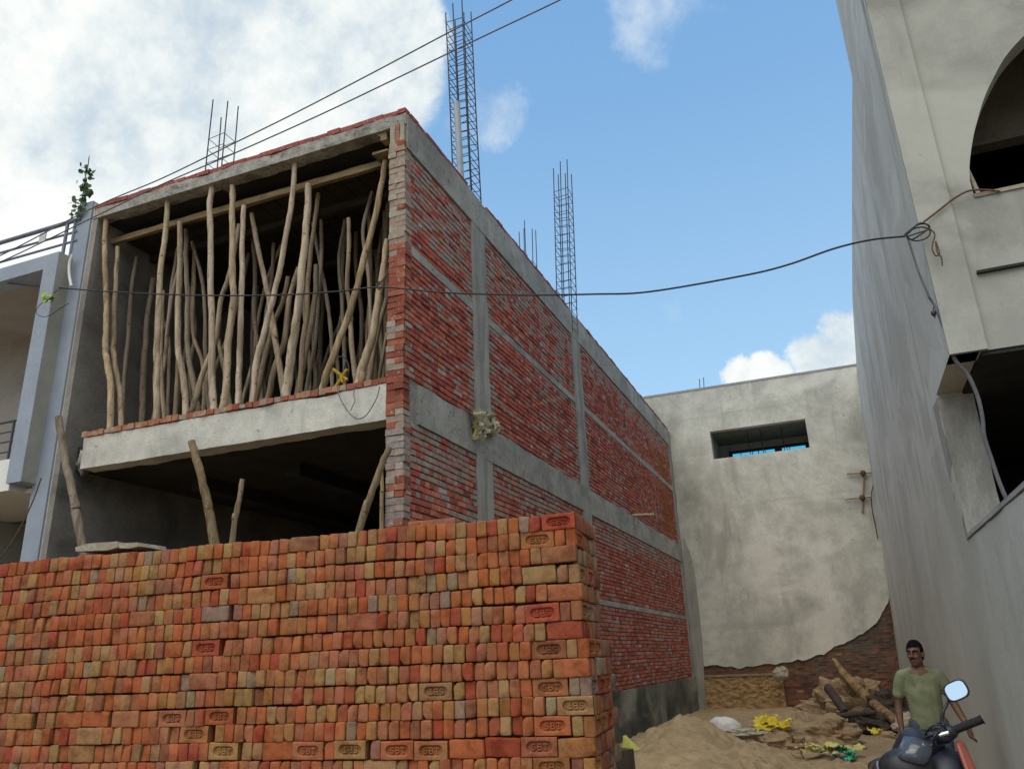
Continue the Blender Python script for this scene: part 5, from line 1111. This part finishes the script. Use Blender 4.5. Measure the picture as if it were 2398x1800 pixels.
# ------------------------------------------------------------------ the man
def remesh(mb, voxel, smooth_it, name):
    me = bpy.data.meshes.new(name); me.from_pydata(mb.v, [], mb.f); o = bpy.data.objects.new(name, me); COL.objects.link(o)
    r = o.modifiers.new('r', 'REMESH'); r.mode = 'VOXEL'; r.voxel_size = voxel
    s = o.modifiers.new('s', 'SMOOTH'); s.iterations = smooth_it; s.factor = .5
    dg = bpy.context.evaluated_depsgraph_get(); m2 = bpy.data.meshes.new_from_object(o.evaluated_get(dg)); bpy.data.objects.remove(o); bpy.data.meshes.remove(me)
    m2.polygons.foreach_set('use_smooth', [True] * len(m2.polygons)); m2.name = name; return m2
def limb(mb, pts, rads, flat=(1, 1, 1), n=7):
    P = dense(pts, n); R = np.interp(np.linspace(0, 1, len(P)), np.linspace(0, 1, len(rads)), rads)
    for p, r in zip(P, R): mb.blob(p, (r * flat[0], r * flat[1], r * flat[2]), 14, 9)
MX, MY = .67, 9.8; mloc = np.array((MX, MY, 0.0))
man = thing('person', mloc, 'man in a sage green T-shirt standing behind the motorcycle, looking left', 'person')
WLOC[man.name] = mloc
body = MB(); hz = 1.555; tn_ = -.42                             # head centre height, head turn
Rh = Matrix.Rotation(tn_, 3, 'Z')
def H(x, y, z): v = Rh @ Vector((x, y, z - hz)); return (v.x - .005, v.y - .02, v.z + hz)
def hb(x, y, z, r, **k):
    t = MB(); t.blob((0, 0, 0), r, 16, 12); body.add([tuple(np.array(Rh @ Vector(v)) + np.array(H(x, y, z))) for v in t.v], t.f, None, True)
hb(0, .012, hz + .03, (.076, .096, .098)); hb(0, -.03, hz - .05, (.058, .062, .075)); hb(0, -.045, hz - .092, (.036, .040, .032)); hb(0, -.012, hz - .06, (.065, .062, .06))
hb(0, -.108, hz - .018, (.013, .020, .016)); hb(0, -.098, hz + .004, (.010, .016, .026)); hb(.011, -.100, hz - .024, (.010, .011, .009)); hb(-.011, -.100, hz - .024, (.010, .011, .009))
hb(0, -.076, hz + .036, (.058, .016, .012)); hb(.036, -.072, hz - .022, (.024, .020, .022)); hb(-.036, -.072, hz - .022, (.024, .020, .022))
hb(0, -.090, hz - .055, (.024, .010, .008)); hb(0, -.088, hz - .068, (.020, .011, .008))
for s in (-1, 1): hb(s * .078, .012, hz - .008, (.012, .022, .034))
limb(body, [(0, .02, 1.36), (0, .01, 1.43), (0, .0, 1.50)], [.075, .060, .058])
limb(body, [(0, .01, 1.34), (0, .0, 1.2), (0, .0, 1.05), (0, .0, .93), (0, .01, .86)], [.12, .135, .12, .12, .125], (1.18, .78, .9))
AR = [(-.165, .01, 1.35), (-.21, .03, 1.25), (-.245, .04, 1.10), (-.262, .02, .98), (-.268, -.02, .84)]
AL = [(.165, .01, 1.35), (.215, .03, 1.25), (.26, .05, 1.10), (.295, -.01, .99), (.335, -.12, .86)]
for arm in (AR, AL): limb(body, arm, [.052, .046, .041, .039, .028])
def hand(w, d, s):
    w = Vector(w); d = Vector(d).normalized(); side = Vector((0, -1, 0)); side = (side - d * side.dot(d)).normalized(); nrm = d.cross(side)
    limb(body, [w, w + d * .04, w + d * .085], [.027, .036, .036], (.75, 1, 1), 4)
    for k, (o, L) in enumerate(((.030, .072), (.010, .082), (-.010, .076), (-.028, .060))):
        b = w + d * .085 + side * o; limb(body, [b, b + d * L * .5 + nrm * s * .010, b + d * L * .92 + nrm * s * .03], [.0105, .0095, .008], n=5)
    b = w + d * .025 + side * .030; limb(body, [b, b + side * .028 + d * .028, b + side * .034 + d * .065 + nrm * s * .01], [.013, .011, .009], n=5)
hand(AR[-1], (-.02, -.10, -1), 1); hand(AL[-1], (.12, -.5, -1), -1)
for s in (-1, 1): limb(body, [(s * .095, .01, .88), (s * .105, -.005, .66), (s * .11, .0, .47), (s * .115, .03, .27), (s * .12, .04, .08)], [.092, .078, .054, .050, .036])
for s in (-1, 1): limb(body, [(s * .12, .05, .035), (s * .13, -.06, .035), (s * .135, -.15, .025)], [.038, .040, .028], (1, 1, .8))
link('body', remesh(body, .007, 3, 'body'), man).data.materials.append(M['skin'])
hair = MB()
def hh(x, y, z, r):
    t = MB(); t.blob((0, 0, 0), r, 20, 14, .06, 9); hair.add([tuple(np.array(Rh @ Vector(v)) + np.array(H(x, y, z))) for v in t.v], t.f, None, True)
hh(0, .014, hz + .042, (.082, .102, .108)); hh(0, .04, hz + .0, (.079, .072, .085))
hm = remesh(hair, .006, 2, 'hair'); bm = bmesh.new(); bm.from_mesh(hm); Ri = Rh.inverted()
def bald(c):
    v = Ri @ Vector((c.x + .005, c.y + .02, c.z - hz))
    jn = .014 * noise.noise(Vector((v.x * 90, v.y * 90, 3)))
    return v.z + jn < (.074 + .25 * max(0, abs(v.x) - .045) * (1 if v.y < -.05 else 0) if v.y < -.035 else (.02 if v.y < .02 else -.06))
for f in [f for f in bm.faces if bald(f.calc_center_median())]: bm.faces.remove(f)
bm.to_mesh(hm); bm.free()
link('hair', hm, man).data.materials.append(M['hair'])
for s in (-1, 1):
    MB().blob(H(s * .031, -.080, hz + .014), (.0125, .010, .0085), 10, 8).build('eye', M['eye_white'], None) if False else None
    e = MB().blob(np.array(H(s * .031, -.083, hz + .013)), (.011, .006, .0045), 10, 8); e.v = [tuple(np.array(v) + mloc) for v in e.v]; eo = e.build('eye', M['eye_white'], man)
    e = MB().blob(np.array(H(s * .029, -.091, hz + .013)), (.006, .0035, .0045), 8, 6); e.v = [tuple(np.array(v) + mloc) for v in e.v]; e.build('pupil', M['hair'], eo)
    e = MB().tube([np.array(H(s * .012, -.093, hz + .034)) + mloc, np.array(H(s * .032, -.092, hz + .040)) + mloc, np.array(H(s * .054, -.074, hz + .033)) + mloc], .006, 6); e.build('eyebrow', M['hair'], man)
e = MB().tube([np.array(H(-.028, -.091, hz - .049)) + mloc, np.array(H(0, -.102, hz - .042)) + mloc, np.array(H(.028, -.091, hz - .049)) + mloc], .0045, 6); e.build('moustache', M['hair'], man)
sh = MB()
limb(sh, [(0, .012, 1.385), (0, .01, 1.30), (0, .0, 1.18), (0, .0, 1.06), (0, .0, .94), (0, .0, .80)], [.075, .145, .155, .142, .141, .144], (1.16, .80, .72), 8)
limb(sh, [(-.15, .012, 1.345), (-.07, .015, 1.385), (0, .015, 1.395), (.07, .015, 1.385), (.15, .012, 1.345)], [.072, .070, .072, .070, .072], (1, .95, .8), 6)
limb(sh, [(-.16, .012, 1.345), (-.20, .025, 1.27), (-.23, .033, 1.175)], [.072, .068, .064], n=6); limb(sh, [(.16, .012, 1.345), (.205, .025, 1.27), (.24, .035, 1.175)], [.072, .068, .064], n=6)
sm = remesh(sh, .009, 3, 'shirt')
for v in sm.vertices:
    c = v.co; n_ = noise.fractal(Vector((c.x * 7, c.y * 7 + 3, c.z * 4)), 1, 2, 3) * .007 + .004 * math.sin(c.z * 60 + c.x * 20) * max(0, 1.0 - c.z) * 5
    v.co = c + v.normal * (n_ + .006 * math.sin(c.x * 34 + c.z * 26) * max(0, 1 - abs(c.z - 1.16) * 6))
bm = bmesh.new(); bm.from_mesh(sm)
def cut(c):
    if c.z < .842 + .01 * math.sin(c.x * 18): return True
    e = (c.x / .062) ** 2 + ((c.z - 1.445) / (.10 if c.y < .0 else .03)) ** 2
    return e < 1
for f in [f for f in bm.faces if cut(f.calc_center_median())]: bm.faces.remove(f)
bm.to_mesh(sm); bm.free()
link('shirt', sm, man).data.materials.append(M['shirt'])
tr_ = MB(); limb(tr_, [(0, .0, .94), (0, .01, .86)], [.135, .14], (1.14, .82, .7), 6)
for s in (-1, 1): limb(tr_, [(s * .09, .01, .86), (s * .105, .0, .66), (s * .112, .0, .47), (s * .116, .03, .27), (s * .12, .04, .10)], [.105, .092, .074, .068, .064])
link('trousers', remesh(tr_, .010, 3, 'trousers'), man).data.materials.append(M['trousers'])

# ------------------------------------------------------------------ the motorcycle in the corner (rear to the camera, leaning on its stand)
BK = 6.0
def k8(x, y, dy=0.0): return onY(*R8(x, y), BK + dy)
moto = thing('motorcycle', np.array((.40, 5.8, .06)), 'dark navy motorcycle with a round-cornered mirror, parked before the man', 'motorcycle')
def place(mb, name, material, parent=moto, **kw): return mb.build(name, material, parent, **kw)
cc = k8(1410, 897); w_ = (k8(1525, 897)[0] - k8(1292, 897)[0]) / 2
tilt = .40
def mshape(sc, y, off=0):
    out = []
    for i in range(36):
        a = 2 * math.pi * i / 36; e = .62
        x = math.copysign(abs(math.cos(a)) ** e, math.cos(a)) * w_ * sc * 1.04; z = math.copysign(abs(math.sin(a)) ** e, math.sin(a)) * w_ * sc * .82
        x += z * .06
        out.append(Vector((x * math.cos(tilt) - z * math.sin(tilt), y, x * math.sin(tilt) + z * math.cos(tilt))))
    return out
Rm = Matrix.Rotation(math.radians(-14), 3, 'Z') @ Matrix.Rotation(math.radians(-9), 3, 'X')
mb = MB(); rings = [mshape(.88, -.011), mshape(.91, -.016), mshape(1.0, -.016), mshape(1.05, -.004), mshape(.98, .02), mshape(.62, .045), mshape(.1, .052)]
vs = [tuple(np.array(Rm @ v) + cc) for r in rings for v in r]
mb.add(vs, [(r * 36 + i, r * 36 + (i + 1) % 36, (r + 1) * 36 + (i + 1) % 36, (r + 1) * 36 + i) for r in range(6) for i in range(36)], None, True)
mo = place(mb, 'mirror', M['black_plastic'])
mb = MB(); mb.add([tuple(np.array(Rm @ v) + cc) for v in mshape(.90, -.0112)], [tuple(range(36))]); place(mb, 'mirror_glass', M['mirror'], mo)
place(MB().tube(dense([k8(1290, 1240, -.01), k8(1268, 1180), k8(1285, 1095), k8(1318, 1030, .02), k8(1345, 960, .04)], 6), [.011] * 12 + [.009] * 13, 10), 'mirror_stem', M['black_plastic'])
g0, g1 = k8(1340, 1300), k8(1665, 1172, -.02); dv_ = g1 - g0
mb = MB(); N = 26; mb.tube([g0 + dv_ * t for t in np.linspace(.12, .97, N)], [.0235 + .0015 * (i % 2) for i in range(N)], 16); mb.tube([g0 + dv_ * .96, g0 + dv_ * 1.0], .028, 16)
place(mb, 'grip', M['rubber'])
place(MB().tube(dense([g0 + dv_ * .15, g0 - dv_ * .25, k8(1150, 1330, -.02), k8(1000, 1420, .02), k8(850, 1500), k8(700, 1600, -.05)], 6), .013, 10), 'handlebar', M['black_plastic'])
mb = MB(); mb.blob(g0 - dv_ * .02, (.055, .045, .042), 18, 12, .12, 2, 3); place(mb, 'switch_pod', M['black_plastic'])
mb = MB(); q = k8(1285, 1345, -.06); mb.blob(q, (.052, .035, .040), 18, 12, .1, 2, 5); place(mb, 'reservoir', M['navy'])
place(MB().tube(dense([k8(1400, 1300, .09), k8(1500, 1250, .12), k8(1610, 1205, .12)], 5), [.008] * 10 + [.011], 8), 'brake_lever', M['chrome'])
for cl_ in ([k8(1330, 1290, -.02), k8(1270, 1240, -.07), k8(1190, 1235, -.08), k8(1120, 1300, -.04), k8(1090, 1390, .05)],
            [k8(1300, 1330, -.05), k8(1235, 1300, -.10), k8(1190, 1360, -.12), k8(1200, 1470, -.06), k8(1230, 1560, .05)],
            [k8(1390, 1290, .08), k8(1330, 1220, .12), k8(1230, 1210, .14), k8(1140, 1270, .14)]):
    place(MB().tube(dense(cl_, 6), .0065, 8), 'control_cable', M['black_plastic'])
mb = MB(); q = k8(1288, 1325, -.085); mb.tube([q - np.array((.028, 0, .004)), q + np.array((.028, 0, .010))], .016, 12); place(mb, 'reservoir_cap', M['chrome'])
place(MB().tube(dense([k8(820, 1500, -.06), k8(760, 1530, -.08), k8(690, 1580, -.10)], 5), .020, 12), 'grip', M['rubber'])
# instrument cowl: a domed shell with a slanted dial glass
def shell(poly, y0, y1, bulge, name, material, n=9):
    """rounded shell over a picture-space outline at real depth: rim at y1, crest towards y0"""
    rim = [k8(x, y) for x, y in poly]; c = sum(rim) / len(rim); mb = MB(); m = len(rim); rim = dense(rim + [rim[0]], 4)[:-1]; m = len(rim); vs = []
    for i in range(n + 1):
        t = i / n
        for p in rim:
            s = math.cos(t * math.pi / 2) ** .7 if t < 1 else 0; q = c + (p - c) * max(s, .001); q = np.array((q[0], BK + y1 + (y0 - y1) * math.sin(t * math.pi / 2), q[2] + bulge * math.sin(t * math.pi))); vs.append(q)
    mb.add(vs, [(i * m + k, i * m + (k + 1) % m, (i + 1) * m + (k + 1) % m, (i + 1) * m + k) for i in range(n) for k in range(m)], None, True)
    return place(fix2(mb), name, material)
def fix2(mb): return mb
cw = shell([(880, 1330), (950, 1290), (1030, 1285), (1120, 1320), (1200, 1330), (1300, 1320), (1350, 1390), (1330, 1470), (1300, 1600), (1150, 1760), (900, 1760), (780, 1640), (800, 1500)], -.10, .22, .0, 'instrument_cowl', M['navy'])
mb = MB(); G = 10; cor = [k8(900, 1338, -.15), k8(1040, 1358, -.17), k8(1170, 1450, -.18), k8(1095, 1612, -.27), k8(840, 1530, -.27)]
ce = sum(cor) / 5 + np.array((0, -.02, .0)); rim = dense(cor + [cor[0]], 5)[:-1]; m = len(rim)
mb.add([ce] + rim + [p + np.array((0, .05, -.005)) for p in rim], [(0, i + 1, (i + 1) % m + 1) for i in range(m)] + [(i + 1, i + 1 + m, (i + 1) % m + 1 + m, (i + 1) % m + 1) for i in range(m)], None, True)
place(mb, 'dial_glass', M['dial'], cw)
mb = MB(); mb.blob(k8(930, 1650, -.16), (.16, .12, .115), 26, 16, .05, 2, 4); place(mb, 'key_panel', M['black_plastic'])
mb = MB(); mb.blob(k8(1290, 1700, .05), (.19, .24, .15), 28, 18, .03, 1.5, 6); place(mb, 'fuel_tank', M['navy'])
mb = MB(); q = [k8(1395, 1400, -.10), k8(1480, 1375, -.06), k8(1650, 1740, -.22), k8(1520, 1740, -.26)]; mb.hexa([q[3], q[2], q[2] + (0, .07, 0), q[3] + (0, .07, 0), q[0], q[1], q[1] + (0, .07, .0), q[0] + (0, .07, 0)])
rp = place(mb, 'red_side_panel', M['red_paint']); bv = rp.modifiers.new('b', 'BEVEL'); bv.width = .02; bv.segments = 3
# second mirror, low at the left
c2 = k8(650, 1640); mb = MB(); Rk = Matrix.Rotation(math.radians(25), 3, 'X') @ Matrix.Rotation(math.radians(10), 3, 'Z')
rings = [mshape(.93 * .85, -.010), mshape(.85, -.014), mshape(.88, -.004), mshape(.8, .02), mshape(.5, .045), mshape(.1, .052)]
mb.add([tuple(np.array(Rk @ v) + c2) for r in rings for v in r], [(r * 36 + i, r * 36 + (i + 1) % 36, (r + 1) * 36 + (i + 1) % 36, (r + 1) * 36 + i) for r in range(5) for i in range(36)], None, True)
m2_ = place(mb, 'mirror', M['black_plastic']); mb = MB(); mb.add([tuple(np.array(Rk @ v) + c2) for v in mshape(.94 * .85, -.0095)], [tuple(range(36))]); place(mb, 'mirror_glass', M['mirror'], m2_)
place(MB().tube(dense([c2 + (0, .04, 0), k8(720, 1720), k8(780, 1640)], 5), .009, 8), 'mirror_stem', M['black_plastic'])
# the rest of the machine, below the picture's edge
fwd = np.array((.10, 1.0, 0)) / math.hypot(.1, 1)
o_ = np.array((.36, 5.9, 0))
def mp(f, s, z): return o_ + fwd * f + np.array((1, -.1, 0)) * s + np.array((0, 0, z))
def wheel(f, name):
    t = MB(); c = mp(f, -.04, .36); a = 40
    rg = [c + fwd * .27 * math.cos(2 * math.pi * i / a) + np.array((0, 0, .27 * math.sin(2 * math.pi * i / a))) for i in range(a + 1)]; t.tube(rg, .05, 10, caps=False); w = place(t, name, M['rubber'])
    h = MB(); h.tube([c - np.array((.05, 0, 0)), c + np.array((.05, 0, 0))], .05, 12)
    for i in range(6):
        g_ = 2 * math.pi * i / 6; h.tube([c, c + fwd * .24 * math.cos(g_) + np.array((0, 0, .24 * math.sin(g_)))], .012, 6)
    place(h, 'rim', M['chrome'], w)
wheel(.48, 'wheel'); wheel(-.82, 'wheel')
for s in (-.13, .05): place(MB().tube([mp(.1, s, .95), mp(.48, s, .36)], .022, 10), 'fork_leg', M['chrome'])
mb = MB(); mb.blob(mp(-.55, -.05, .74), (.13, .40, .07), 22, 12); place(mb, 'seat', M['black_plastic'])
mb = MB(); mb.blob(mp(-.2, -.05, .42), (.15, .26, .20), 18, 12, .2, 3, 2); place(mb, 'engine', M['chrome'])
mb = MB(); mb.blob(mp(-.6, -.05, .60), (.11, .34, .10), 18, 12, .1, 2, 3); place(mb, 'tail_body', M['navy'])
